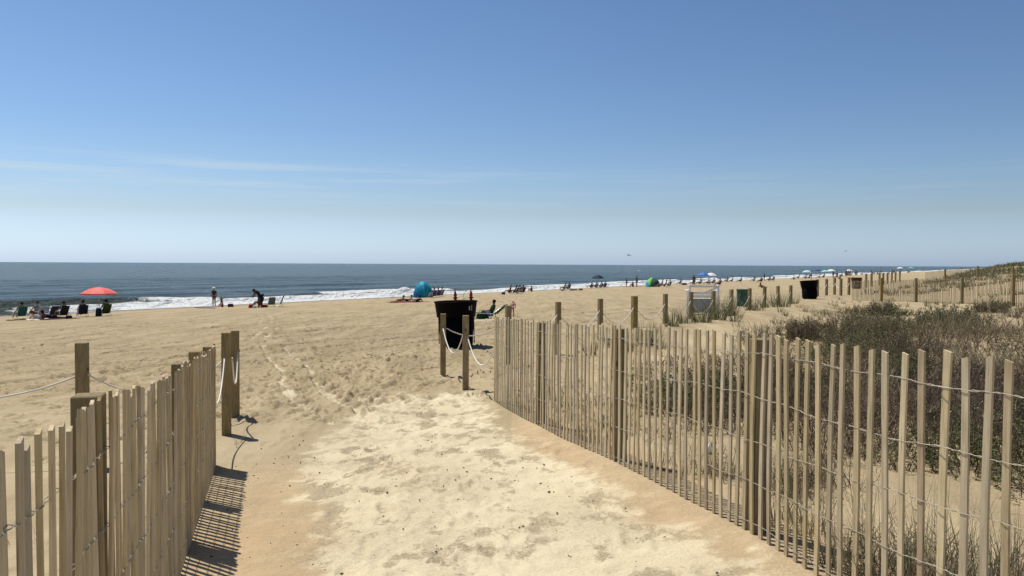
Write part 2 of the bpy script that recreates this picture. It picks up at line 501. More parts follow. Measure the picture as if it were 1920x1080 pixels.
    for _ in range(3600):
        s0 = rg.uniform(-7, 42); p0 = 7.5 + 26 * rg.uniform() ** 1.3; x, y = XY(s0, p0)
        if y > 5 and float(vnoise(x / 2.6, y / 3.5, 57)) > (rg.uniform(.25, .6) if x < -3.5 - .1 * (y - 8) else rg.uniform(.55, 1.25)): prints.append((x, y, rg.uniform(0, 6.28), 0.058 * rg.uniform(.3, 1.15)))
    for (fx, fy, th, dep) in prints:
        big = .75 + .6 * ((fx * 7.3) % 1)
        rad = math.hypot(fx, fy); an = math.atan2(fx, fy)
        if abs(an) > R(38) or rad < 2 or rad > 60: continue
        if fx > fence_x(RF, fy) - .1 and fy < 11.4: continue
        if fy < 8.1 and abs(fx - fence_x(LF, fy)) < .9: continue
        i0, i1 = np.searchsorted(rr_, [rad - .28, rad + .28]); j0, j1 = np.searchsorted(ra, [an - .28 / rad, an + .28 / rad])
        if i1 <= i0 or j1 <= j0: continue
        xx = X[i0:i1, j0:j1] - fx; yy = Y[i0:i1, j0:j1] - fy
        c, s_ = math.cos(th), math.sin(th)
        e = np.sqrt(((xx * c + yy * s_) / (.15 * big)) ** 2 + ((-xx * s_ + yy * c) / (.075 * big)) ** 2) + .25 * (vnoise(xx * 14 + fx, yy * 14 + fy, 2) - .5)
        Z[i0:i1, j0:j1] += dep * (-(1 - sst(.55, 1.05, e)) + 0.55 * np.exp(-((e - 1.3) / .28) ** 2))
    # tyre ruts of the beach truck, running along the shore
    sc, pc = s, p + 0.5 * np.sin(s / 14.0)
    rut = 0
    for q in (14.2, 15.9, 17.6, 20.6, 22.3, 26.5, 28.2, 34.0, 35.7):
        rut = rut + np.exp(-((pc - q) / 0.15) ** 2) - .6 * np.exp(-((pc - q - .28) / 0.13) ** 2) - .3 * np.exp(-((pc - q + .28) / 0.13) ** 2)
    Z -= near * 0.055 * rut * sst(.35, .55, vnoise(s / 6, p / 9, 5) + .2)
    wet = sst(59.5, 62.5, p + 1.2 * fbm(s / 5, p / 9, 4, 3))
    rough = sst(9, 22, Rr) * (1 - sst(200, 500, Rr)) * sst(4, 9, p) * (1 - wet) * (1 - sst(50, 60, p) * .6)
    rough = np.maximum(rough, 0.25 * (1 - sst(4, 9, p)) * (p < 90))
    n, mcol = X.shape
    V = np.stack([X, Y, Z], -1).reshape(-1, 3)
    idx = np.arange(n * mcol).reshape(n, mcol)
    Fq = np.stack([idx[:-1, :-1], idx[:-1, 1:], idx[1:, 1:], idx[1:, :-1]], -1).reshape(-1, 4)
    Fq = Fq[:, ::-1]
    me = npmesh('beach_sand', V, Fq, True)
    for nm, arr in (('cream', cream_n), ('pink', pink), ('grit', grit), ('wet', wet), ('rough', rough)):
        fattr(me, nm, arr.ravel())
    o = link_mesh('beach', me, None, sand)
    o['kind'] = 'structure'
    return o
build_ground()

# ------------------------------------------------------------------ the sea
water = mat('sea_water', (0.02, 0.045, 0.055), 0.12, 0.5)
BS(water).inputs['IOR'].default_value = 1.20
BS(water).inputs['Specular IOR Level'].default_value = 0.15
gp = geopos(water)
fo = attr(water, 'foam')
tur = attr(water, 'shallow')
deep = ramp(water, noise(water, gp, 1.0, 4, 0.6, sc=(0.016, 0.10, 1), rot=(0, 0, R(32.7) - R(90) + R(90))), [(0.3, (0.016, 0.034, 0.038)), (0.7, (0.030, 0.056, 0.060))]).outputs[0]
deep = mixc(water, tur, deep, (0.075, 0.088, 0.060))
fn = noise(water, gp, 1.6, 6, 0.75)
fmask = mathn(water, 'ADD', fo, mathn(water, 'MULTIPLY', mathn(water, 'SUBTRACT', fn, 0.5), 1.5))
fmask = mrange(water, fmask, 0.42, 0.62)
L(water, mixc(water, fmask, deep, (0.80, 0.82, 0.82)), BS(water).inputs['Base Color'])
L(water, mrange(water, fmask, 0, 1, 0.16, 0.9), BS(water).inputs['Roughness'])
w1 = noise(water, gp, 1.0, 4, 0.6, sc=(0.55, 0.16, 1), rot=(0, 0, R(32.7)))
w2 = noise(water, gp, 1.8, 5, 0.7)
wb = bump(water, w1, 1.0, 2.6)
wb = bump(water, w2, 1.0, 0.42, wb)
wb = bump(water, mathn(water, 'MULTIPLY', fmask, fn), 0.6, 0.12, wb)
L(water, wb, BS(water).inputs['Normal'])

def build_sea():
    s = np.concatenate([np.linspace(-3000, -120, 24)[:-1], np.arange(-120, 160, .55), np.arange(160, 420, 1.6), np.geomspace(420, 30000, 60)])
    p = np.concatenate([np.arange(58, 104, .33), np.arange(104, 190, 1.0), np.geomspace(191, 40000, 90)])
    Sg, Pg = np.meshgrid(s, p)
    wobA = 3.2 * (vnoise(Sg / 26, Sg * 0, 3) - .5) + 1.0 * (vnoise(Sg / 6.5, Sg * 0, 9) - .5)
    fine = fbm(Sg / 1.7, Pg / 1.2, 15, 4)
    z = np.full_like(Sg, SEA)
    def crest(pc, h, front, back):
        dlt = Pg - pc
        return h * np.where(dlt < 0, np.exp(-(dlt / front) ** 2), np.exp(-(dlt / back) ** 2))
    c1 = 69.0 + wobA * (1 - .5 * sst(60, 100, Sg)) - 2.3 * sst(52, 80, Sg)
    h1 = 0.42 * (0.55 + 0.9 * vnoise(Sg / 15, Sg * 0, 21))
    c2 = 77.5 + 1.5 * wobA
    h2 = 0.34 * (0.4 + 1.0 * vnoise(Sg / 21, Sg * 0, 23)) + .30 * (1 - sst(44, 54, Sg))
    c3 = 92 + 1.8 * wobA; c4 = 108 - 1.5 * wobA
    z += crest(c1, h1, .8, 2.2) + crest(c2, h2, 1.3, 3.4) + crest(c3, .30, 2.4, 4.5) + crest(c4, .22, 3, 5)
    far = 1 - sst(160, 400, Pg)
    z += far * (0.12 * np.sin(Pg / 2.6 + 2.4 * vnoise(Sg / 18, Pg / 30, 6)) * sst(80, 90, Pg) + 0.14 * fbm(Sg / 5, Pg / 1.8, 12, 4))
    # foam: the broken wave and its wash, patchy along the beach
    brk = .55 * sst(20, 26, Sg) * sst(.35, .6, vnoise(Sg / 5, Sg * 0, 35)) + sst(33, 44, Sg + 14 * (vnoise(Sg / 7, Sg * 0, 33) - .5))
    brk = np.clip(brk, 0, 1); brk = np.maximum(brk, 0.55 * sst(.5, .7, vnoise(Sg / 9, Sg * 0, 34)) * (Sg > 20))
    wash = sst(62.6, 64.2, Pg - .35 * wobA) * (1 - sst(0, 1.0, Pg - c1 - .25))
    inner = 0.50 + 0.45 * np.exp(-((Pg - c1 + .7) / 1.4) ** 2) + .35 * np.exp(-((Pg - 64.0) / .8) ** 2)
    foam = wash * inner * (0.25 + .85 * brk)
    cap2 = np.exp(-((Pg - c2 + .8) / 1.3) ** 2) * sst(.42, .62, vnoise(Sg / 13, Sg * 0, 41)) * sst(42, 52, Sg)
    foam = np.maximum(foam, .85 * cap2)
    foam = foam + 0.35 * fine * (foam > .02)
    splash = np.exp(-((Sg - 77) / 2.6) ** 2) * np.exp(-((Pg - c1) / 1.1) ** 2)
    z += 0.55 * splash * (1 + 1.5 * fine); foam = np.maximum(foam, 1.3 * splash)
    z += 0.16 * np.clip(foam, 0, 1) * (fine + .25)
    lab = (1 - sst(63, 66, Pg)) * 0
    shallow = np.clip(1 - sst(66, 84, Pg), 0, 1) * .9 + .35 * np.exp(-((Pg - c2 + 1) / 1.4) ** 2)
    # let the sheet dive under the sand on the landward side
    z = z - 0.25 * (1 - sst(60.5, 63.5, Pg + .3 * wobA))
    X, Y = XY(Sg, Pg)
    n, mc = X.shape
    idx = np.arange(n * mc).reshape(n, mc)
    Fq = np.stack([idx[:-1, :-1], idx[:-1, 1:], idx[1:, 1:], idx[1:, :-1]], -1).reshape(-1, 4)
    me = npmesh('sea', np.stack([X, Y, z], -1).reshape(-1, 3), Fq, True)
    fattr(me, 'foam', np.clip(foam, 0, 1.3).ravel()); fattr(me, 'shallow', np.clip(shallow, 0, 1).ravel())
    o = link_mesh('sea', me, None, water); o['kind'] = 'structure'
build_sea()

# ------------------------------------------------------------------ wood, wire, rope
def wood(name, c0, c1, c2, gs=1.0, vary=0.24, knots=False, greyed=.16):
    mt = mat(name, c1, 0.85, 0.15)
    ov = objvec(mt)
    oi = N(mt, 'ShaderNodeObjectInfo')
    vadd = N(mt, 'ShaderNodeVectorMath', operation='ADD')
    L(mt, ov, vadd.inputs[0])
    cb = N(mt, 'ShaderNodeCombineXYZ'); L(mt, mathn(mt, 'MULTIPLY', oi.outputs['Random'], 37.0), cb.inputs[0]); L(mt, mathn(mt, 'MULTIPLY', oi.outputs['Random'], 91.0), cb.inputs[2])
    L(mt, cb.outputs[0], vadd.inputs[1])
    g = noise(mt, vadd.outputs[0], 5.0 * gs, 5, 0.65, sc=(14, 14, 1.2))
    st = noise(mt, vadd.outputs[0], 3.0, 3, 0.6, sc=(2, 2, 1))
    col = ramp(mt, g, [(0.28, c0), (0.5, c1), (0.72, c2)]).outputs[0]
    col = mixc(mt, mrange(mt, st, 0.52, 0.72, 0, 0.45), col, tuple(a * .62 for a in c0))
    split = noise(mt, vadd.outputs[0], 9.0, 2, 0.5, sc=(22, 22, .55))
    col = mixc(mt, mrange(mt, split, 0.66, 0.70, 0, 0.65), col, tuple(a * .38 for a in c0))
    grey = noise(mt, vadd.outputs[0], 2.2, 4, 0.7, sc=(3, 3, 1))
    gv = sum(c1) / 3
    col = mixc(mt, mrange(mt, grey, 0.5, 0.68, 0, greyed), col, (gv * .98, gv * .93, gv * .80))
    hv = N(mt, 'ShaderNodeHueSaturation')
    L(mt, mrange(mt, oi.outputs['Random'], 0, 1, 1 - vary, 1 + vary * .8), hv.inputs['Value'])
    rr = mathn(mt, 'FRACT', mathn(mt, 'MULTIPLY', oi.outputs['Random'], 7.13))
    L(mt, mrange(mt, rr, 0, 1, 0.496, 0.504), hv.inputs['Hue'])
    L(mt, mrange(mt, mathn(mt, 'FRACT', mathn(mt, 'MULTIPLY', oi.outputs['Random'], 3.7)), 0, 1, 0.82, 1.12), hv.inputs['Saturation'])
    L(mt, col, hv.inputs['Color'])
    colr = hv.outputs[0]
    if knots:
        v = N(mt, 'ShaderNodeTexVoronoi'); v.inputs['Scale'].default_value = 3.2
        mpn = N(mt, 'ShaderNodeMapping'); mpn.inputs['Scale'].default_value = (2.4, 2.4, 1)
        L(mt, vadd.outputs[0], mpn.inputs[0]); L(mt, mpn.outputs[0], v.inputs['Vector'])
        colr = mixc(mt, mrange(mt, v.outputs['Distance'], 0.05, 0.12, 0.85, 0), colr, (0.03, 0.018, 0.008))
    L(mt, colr, BS(mt).inputs['Base Color'])
    L(mt, bump(mt, g, 0.5, 0.002), BS(mt).inputs['Normal'])
    return mt
M_slat = wood('slat_wood', (0.385, 0.300, 0.172), (0.535, 0.432, 0.262), (0.635, 0.530, 0.340))
M_slat_red = wood('slat_wood_reddish', (0.27, 0.192, 0.105), (0.37, 0.275, 0.155), (0.45, 0.345, 0.205))
M_post = wood('treated_post_wood', (0.185, 0.132, 0.055), (0.275, 0.205, 0.092), (0.360, 0.280, 0.140), 0.8, 0.15, True, .08)
M_farpost = M_post
M_wire = mat('galvanised_wire', (0.36, 0.32, 0.25), 0.6, 0.3, 0.2)
M_rope = mat('white_rope', (0.72, 0.70, 0.64), 0.8, 0.2)
tw = N(M_rope, 'ShaderNodeTexWave'); tw.inputs['Scale'].default_value = 22; tw.bands_direction = 'DIAGONAL'
L(M_rope, objvec(M_rope), tw.inputs['Vector']); L(M_rope, bump(M_rope, tw.outputs[1], .5, .003), BS(M_rope).inputs['Normal'])
M_plug = mat('fence_screws', (0.05, 0.045, 0.04), 0.5, 0.4, 0.5)

# slat meshes: rough-sawn laths, a few shapes shared by all
def slat_mesh(k):
    rr = random.Random(100 + k)
    mb = MB(); n = 7; w, t = 0.0325, 0.011
    V = []
    bow = rr.uniform(-.006, .006); bow2 = rr.uniform(-.004, .004); twt = rr.uniform(-.12, .12)
    for i in range(n + 1):
        z = i / n
        ww = w * (1 + rr.uniform(-.05, .05)); tt = t * (1 + rr.uniform(-.12, .12))
        cx = bow * math.sin(math.pi * z) * 4 * .5; cy = bow2 * math.sin(math.pi * z * 1.5)
        a = twt * (z - .5)
        zt = z
        for (sx, sy) in ((-1, -1), (1, -1), (1, 1), (-1, 1)):
            x = sx * ww / 2; y = sy * tt / 2
            e = 0
            if i == n: e = sx * 0.0035 * (1 if k % 2 else -1)
            V.append((cx + x * math.cos(a) - y * math.sin(a), cy + x * math.sin(a) + y * math.cos(a), zt + e))
    Fc = []
    for i in range(n):
        for q in range(4):
            q2 = (q + 1) % 4
            Fc.append((i * 4 + q, i * 4 + q2, i * 4 + 4 + q2, i * 4 + 4 + q))
    Fc += [(3, 2, 1, 0), (n * 4, n * 4 + 1, n * 4 + 2, n * 4 + 3)]
    mb.add(V, Fc)
    return mb.mesh('slat')
SL = []
for k in range(8):
    me = slat_mesh(k); me.materials.append(M_slat); SL.append(me)
SLR = SL[1].copy(); SLR.materials.clear(); SLR.materials.append(M_slat_red)

def arclen(arr):
    d = np.hypot(np.diff(arr[:, 0]), np.diff(arr[:, 1])); return np.concatenate([[0], np.cumsum(d)])
def smooth_poly(arr, n=400):
    # Catmull-Rom through the points
    out = []
    m_ = len(arr)
    for i in range(m_ - 1):
        p0 = arr[max(i - 1, 0)]; p1 = arr[i]; p2 = arr[i + 1]; p3 = arr[min(i + 2, m_ - 1)]
        for t in np.linspace(0, 1, 24, endpoint=False):
            out.append(0.5 * ((2 * p1) + (-p0 + p2) * t + (2 * p0 - 5 * p1 + 4 * p2 - p3) * t * t + (-p0 + 3 * p1 - 3 * p2 + p3) * t ** 3))
    out.append(arr[-1]); return np.array(out)

def build_fence(name, label, group, plan, side, posts, spacing, seed, extra=(), H=1.22, detail=True, reds=(), wire_r=0.0016, gaps=None, sink=0.035, doff=0.0, top=None, meshes=None, wmul=1.0):
    """side: +1 posts stand to the right of the walking direction, -1 to the left"""
    rr = random.Random(seed)
    pl = smooth_poly(plan); al = arclen(pl); LEN = al[-1]
    def at(s_):
        x = np.interp(s_, al, pl[:, 0]); y = np.interp(s_, al, pl[:, 1])
        x2 = np.interp(s_ + .05, al, pl[:, 0]); y2 = np.interp(s_ + .05, al, pl[:, 1])
        x1 = np.interp(s_ - .05, al, pl[:, 0]); y1 = np.interp(s_ - .05, al, pl[:, 1])
        return Vector((x, y, 0)), math.atan2(y2 - y1, x2 - x1)
    o0, _ = at(0); o0.z = float(hgt(o0.x, o0.y))
    root = thing(name, label, 'fence', o0, 0, group)
    ss = []
    s_ = 0.03
    while s_ < LEN:
        ss.append(s_); s_ += spacing * rr.uniform(.94, 1.07)
    for a, b, st in extra:
        q = a
        while q < b: ss.append(q); q += st
    ss.sort()
    nodes = []
    tilt_run = 0
    for i, q in enumerate(ss):
        c, th = at(q)
        g = float(hgt(c.x, c.y)) + doff
        h = H * rr.uniform(.988, 1.012) + rr.gauss(0, .005)
        ti = rr.gauss(0, .007) + 0.5 * tilt_run; tilt_run = ti * .5
        ob = bpy.data.objects.new('slat', SLR if i in reds else (meshes or SL)[rr.randrange(8)])
        COL.objects.link(ob); ob.parent = root
        zz = g - sink
        h += float(np.interp(c.y, *top)) if top else 0
        ob.location = Vector((c.x, c.y, zz)) - o0
        ob.rotation_euler = (rr.gauss(0, .006), ti, th + rr.gauss(0, .045))
        wd = rr.uniform(.9, 1.08) * wmul
        ob.scale = (wd, 1, h)
        nodes.append((q, c, th, zz, h, ti, wd))
    # five lines of twisted double wire
    for k in range(5):
        mb = MB()
        hz = 0.105 + k * 0.252
        for strand in (0, 1):
            pts = []
            prev = None
            for i, (q, c, th, zz, h, ti, wd) in enumerate(nodes):
                nx, ny = -math.sin(th), math.cos(th)
                tx, ty = math.cos(th), math.sin(th)
                zc = zz + sink + hz + 0.011 * math.sin(q * 2.1 + k * 1.9) + 0.006 * math.sin(q * 11.3 + k * 3)
                off = (1 if (strand + i) % 2 else -1) * (0.0055 + wire_r)
                shift = ti * (hz) * 1.0
                ctr = Vector((c.x + tx * shift, c.y + ty * shift, zc)) - o0
                nrm = Vector((nx, ny, 0)); tan = Vector((tx, ty, 0))
                hwid = .0165 * wd + .002
                if detail and prev is not None:
                    a = prev; b = ctr - tan * hwid
                    dv = (b - a)
                    if dv.length > .012 and dv.dot(tan) > 0:
                        sag = Vector((0, 0, -.006 * rr.random()))
                        for t in (0.3, 0.5, 0.7):
                            ph = t * math.pi * 3 + strand * math.pi
                            pts.append(a.lerp(b, t) + sag * (1 - abs(2 * t - 1)) + (Vector((0, 0, 1)) * math.cos(ph) + nrm * math.sin(ph)) * wire_r)
                if detail:
                    pts.append(ctr - tan * hwid + nrm * off * .9)
                    pts.append(ctr + nrm * off - Vector((0, 0, .002 * rr.random())))
                    pts.append(ctr + tan * hwid + nrm * off * .9)
                else:
                    pts.append(ctr + nrm * off)
                prev = ctr + tan * hwid
            mb.tube(pts, wire_r, 4, False)
        mb.obj('wire', M_wire, root)
    for (q, hh, w) in posts:
        c, th = at(q)
        nx, ny = math.sin(th) * side, -math.cos(th) * side
        off = w / 2 + .010
        x, y = c.x + nx * off, c.y + ny * off
        mb = MB(); g = float(hgt(x, y))
        mb.box((0, 0, hh / 2 - .15), (w, w, hh + .3))
        po = mb.obj('post', M_post, root)
        bv = po.modifiers.new('bevel', 'BEVEL'); bv.width = .004; bv.segments = 1
        po.location = Vector((x, y, float(hgt(c.x, c.y)) + doff)) - o0
        po.rotation_euler = (0, 0, th)
    return root, at, LEN

def s_at_y(plan, y):
    pl = smooth_poly(plan); al = arclen(pl); return float(np.interp(y, pl[:, 1], al))

_r = RF
rposts = [(s_at_y(_r, 4.72), 1.20, .105), (s_at_y(_r, 6.85), 1.20, .10), (s_at_y(_r, 9.0), 1.205, .095), (s_at_y(_r, 2.1), 1.2, .1)]
build_fence('sand_fence', 'wooden slat fence along the right of the path before the brown dune scrub', 'slat fences lining the path', RF, 1,
            rposts, 0.100, 12, reds=(22,), gaps=None, top=([1, 4.7, 7, 11], [.06, .045, .03, .05]))
_l = LF
lposts = [(s_at_y(_l, 2.62), 1.285, .09), (s_at_y(_l, 5.25), 1.20, .095), (s_at_y(_l, 6.4), 1.22, .095), (s_at_y(_l, 7.72), 1.19, .09)]
e0 = s_at_y(_l, 5.0); e1 = s_at_y(_l, 7.45)
build_fence('sand_fence', 'wooden slat fence in shade along the left of the path with striped shadow', 'slat fences lining the path', LF, -1,
            lposts, 0.079, 9, extra=((e0, e0 + .33, .034), (e1, e1 + .42, .034)), reds=(22, 24), top=([1.5, 2.2, 2.6, 3.0, 3.6, 4.2, 5.4, 7.9], [.082, .088, .098, .07, .035, .018, .02, .0]), wmul=.86)

# far fences across the dune
M_slat_old = wood('weathered_slat_wood', (0.19, 0.145, 0.08), (0.28, 0.22, 0.125), (0.36, 0.29, 0.175))
SLO = []
for me in SL:
    q = me.copy(); q.materials.clear(); q.materials.append(M_slat_old); SLO.append(q)
FF = np.array([P(2010, 29.0)[:2], P(1903, 32)[:2], P(1807, 36)[:2], P(1720, 40.5)[:2], P(1655, 44)[:2], P(1598, 46.5)[:2]])
ffl = arclen(smooth_poly(FF))[-1]
fpost = [(s_at_y(FF, y), h, .12) for y, h in ((32, 1.30), (36, 1.18), (40.5, 1.22), (44, 1.30))]
build_fence('dune_fence', 'long slat fence crossing the dune behind the scrub at the right edge', None, FF, -1, fpost, 0.105, 21, H=1.2, detail=False, wire_r=.003, sink=0.05, meshes=SLO)
FB = np.array([P(1985, 62)[:2], P(1900, 66)[:2], P(1834, 72)[:2], P(1773, 77)[:2], P(1735, 80)[:2]])
def stuff_fence(name, label, plan, posts, seed, H=1.15):
    rr = random.Random(seed)
    pl = smooth_poly(plan); al = arclen(pl)
    o0 = Vector((pl[0][0], pl[0][1], float(hgt(*pl[0]))))
    root = thing(name, label, 'fence', o0)
    mb = MB(); q = 0
    while q < al[-1]:
        x, y = np.interp(q, al, pl[:, 0]), np.interp(q, al, pl[:, 1]); z = float(hgt(x, y))
        h = H + rr.gauss(0, .03)
        mb.box(Vector((x, y, z + h / 2)) - o0, (.03, .012, h)); q += .17
    tag(mb.obj('slat', M_slat_old, root), kind='stuff')
    for y in posts:
        x = float(np.interp(y, pl[:, 1], pl[:, 0])); mb = MB(); mb.box(Vector((x, y + .1, float(hgt(x, y)) + .6)) - o0, (.13, .13, 1.3)); mb.obj('post', M_post, root)
    return root
stuff_fence('dune_fence', 'second slat fence higher on the dune, behind the long fence at the right edge', FB, (66, 72, 77), 4)

# ------------------------------------------------------------------ rope posts
def rope_post(loc, label, h=1.15, w=0.095, rz=0.0, group='rope posts round the path mouth', sunk=0.3):
    t = thing('rope_post', label, 'post', loc, rz, group)
    mb = MB(); mb.box((0, 0, h / 2 - sunk / 2), (w, w, h + sunk))
    o = mb.obj('shaft', M_post, t); bv = o.modifiers.new('bevel', 'BEVEL'); bv.width = .004; bv.segments = 1
    mb = MB(); mb.tube([(-w / 2 - .006, 0, h - .27), (w / 2 + .006, 0, h - .27)], .017, 8)
    mb.obj('rope_hole', M_plug, t)
    return t
def cap(loc): return loc
pL423 = P(423, 9.35); pL440 = P(440, 10.45); pL152 = P(152, 7.95); pLx = P(-230, 7.6)
pR873 = P(873.5, 12.75); pR831 = P(831, 14.45)
def base_for(u, vb, ptop, h):  # depth where a post of height h spans ptop..vb
    return F * h / (vb - ptop)
rope_post(pL423, 'nearer and shorter-looking of the two square posts at the end of the left fence', 1.205, .100, .25)
rope_post(pL440, 'farther of the two square posts beside the end of the left fence', 1.15, .104, .35)
rope_post(pL152, 'lone square post behind the left fence with rope sagging on both sides', 1.13 + float(-1.93 - pL152.z), .104, .2)
rope_post(pLx, 'square post beyond the left edge that carries the rope', 1.0, .1)
rope_post(pR873, 'square post in front of the black bin, nearer the right fence', 1.19, .098, .1)
rope_post(pR831, 'square post at the left side of the black bin', 1.14, .100, .1)
far_us = [953, 1047, 1126, 1190, 1248, 1296, 1338, 1372, 1406, 1434, 1459, 1483]
far_top = [573, 566, 560, 555, 551, 547, 545.5, 542.5, 540.5, 537.5, 536, 535]
ords = ['first', 'second', 'third', 'fourth', 'fifth', 'sixth', 'seventh', 'eighth', 'ninth', 'tenth', 'eleventh', 'twelfth']
far_posts = []
for n_, (u, vt) in enumerate(zip(far_us, far_top)):
    Y = 1.667 * (n_ + 9.7)
    b = P(u, Y)
    hz = ray(u, vt).z * Y
    w = .104 if n_ != 3 else .135
    rope_post(b, '%s post from the black bin in the row running off along the dune' % ords[n_], hz - b.z, w, .4, 'rope posts along the foot of the dune')
    far_posts.append((b, hz))

def rope(pts, label, r=0.009, seg=14, sags=None):
    """pts: list of world attach points; catenary-like sag in between"""
    r = r * .85
    o0 = pts[0].copy(); mb = MB(); line = []
    for i, (a, b) in enumerate(zip(pts[:-1], pts[1:])):
        sg = sags[i] if sags else 0.25
        for k in range(seg + (1 if i == len(pts) - 2 else 0)):
            t = k / seg
            q = a.lerp(b, t); q.z -= sg * (1 - (2 * t - 1) ** 2)
            q.z = max(q.z, float(hgt(q.x, q.y)) + .015)
            line.append(q - o0)
    mb.tube(line, r, 8)
    o = mb.obj('rope', M_rope, None, True); o.location = o0
    return tag(o, label, 'rope', 'white ropes slung between posts')
def att(b, h, dx=0, dy=0, dz=-.27): return Vector((b.x + dx, b.y + dy, b.z + h + dz))
lend = Vector((-2.90, 7.80, 0)); lend.z = float(hgt(lend.x, lend.y)) + .62
rope([att(pL423, 1.2, .0, -.05), lend], 'white rope dropping from the nearer left post to the fence end', .009, 12, [.16])
rope([att(pL440, 1.15, .055, -.05), att(pL423, 1.2, .055, .05, -.30)], 'white rope looped between the two posts at the left fence end', .011, 14, [.36])
rope([att(pL152, 1.0, -.055, 0, -.12), att(pLx, 1.0, 0, 0, -.2)], 'white rope sagging away to the left edge from the lone left post', .011, 18, [.16])
rope([att(pL152, 1.0, .055, 0, -.10), att(pL440, 1.15, -.055, 0)], 'white rope sagging behind the left fence from the lone post', .011, 18, [.36])
rend = Vector((-.27, 11.3, 0)); rend.z = float(hgt(rend.x, rend.y)) + .72
rope([att(pR873, 1.19, .03, -.055, -.32), rend], 'white rope hanging between the nearer bin post and the right fence', .012, 14, [.30])
rope([att(pR831, 1.14, .0, -.055, -.24), att(pR873, 1.19, -.05, .0, -.33)], 'white rope hanging in front of the black bin between its two posts', .012, 14, [.36])
rp = [att(pR831, 1.14, .05, .02, -.26)] + [Vector((b.x, b.y - .02, hz - .25)) for b, hz in far_posts]
rope(rp, 'long white rope looping from post to post along the foot of the dune', .011, 10, [.24] + [.42] * 11)

# ------------------------------------------------------------------ bins
M_bin = mat('black_bin_plastic', (0.004, 0.004, 0.0045), 0.6, 0.04)
M_binrust = mat('dark_brown_bin', (0.05, 0.028, 0.018), 0.6, 0.3)
M_red = mat('red_paint', (0.42, 0.03, 0.02), 0.5, 0.3)
M_green = mat('green_barrel', (0.012, 0.075, 0.055), 0.45, 0.4)
M_wht = mat('white_paint', (0.78, 0.78, 0.76), 0.5, 0.3)
M_bag = mat('bin_liner', (0.02, 0.02, 0.022), 0.3, 0.5)
def bin_(loc, label, sc=1.0, mt=M_bin, finials=True, tilt=(0, 0), mark=True):
    t = thing('litter_bin', label, 'litter bin', loc, 0, 'big round bins on the sand' )
    t.rotation_euler = (tilt[0], tilt[1], 0); t.scale = (sc, sc, sc)
    mb = MB(); mb.lathe([(0.0, -.03), (.385, -.03), (.395, 0), (.455, .76), (.44, .76), (.38, .02), (0, .02)], 40)
    mb.obj('body', mt, t, True)
    mb = MB(); mb.lathe([(.465, .74), (.482, .745), (.528, 1.10), (.545, 1.105), (.548, 1.135), (.52, 1.14), (.515, 1.10), (.47, .76), (.465, .74)], 40)
    mb.obj('rim', mt, t, True)
    mb = MB()
    for k in range(12):
        a = k * math.pi / 6; mb.box((.44 * math.cos(a), .44 * math.sin(a), .4), (.02, .03, .66), Matrix.Rotation(a, 3, 'Z'))
    mb.obj('ribs', mt, t)
    mb = MB()
    rr = random.Random(3); pr = []
    for k in range(6): pr.append((.50 - .09 * k, 1.00 - .02 * k + rr.uniform(-.02, .02)))
    mb.lathe(pr + [(0, .9)], 24); mb.obj('liner_bag', M_bag, t)
    if mark:
        mb = MB()
        for (x, z, w, h) in ((.36, .97, .035, .10), (.41, .97, .018, .13)):
            yy = -math.sqrt(max(.505 ** 2 - x * x, 0)) - .022
            mb.box((x, yy, z), (w, .004, h), Matrix.Rotation(math.atan2(x, -yy), 3, 'Z'))
        mb.obj('mark', mat('worn_white_print', (.42, .44, .46), .6), t)
    if finials:
        for sx in (-.03, .37):
            mb = MB(); q = .30
            mb.lathe([(.028, 0), (.034, .08), (.034, .16), (.075, .185), (.03, .21), (.045, .25), (.028, .32), (0.0, .40)], 12, (sx, .28, 1.02))
            mb.obj('red_finial', M_red, t, True)
    return t
b1p = P(857, 20.0)
bin_(b1p, 'large black round bin with two red points on top, behind the rope posts', 1.0, tilt=(0, -.028))
bin_(P(1519, 49.5), 'black bin leaning at the far end of the row of posts', 1.0, finials=False, tilt=(0, -.07), mark=False)
bin_(P(1606, 74), 'brownish bin far off behind the distant slat fence', .92, M_binrust, False, mark=False)
gbp = P(1392, 40)
t = thing('barrel', 'dark green barrel standing behind the beach grass', 'barrel', gbp)
mb = MB(); mb.lathe([(0, 0), (.26, 0), (.27, .02), (.27, .25), (.28, .27), (.27, .29), (.27, .55), (.28, .57), (.27, .59), (.27, .82), (.285, .83), (.285, .86), (.26, .86), (.255, .6), (0, .6)], 28)
mb.obj('body', M_green, t, True)
mb = MB(); mb.lathe([(.283, .80), (.292, .80), (.292, .865), (.283, .865)], 28); mb.obj('rim', M_green, t, True)

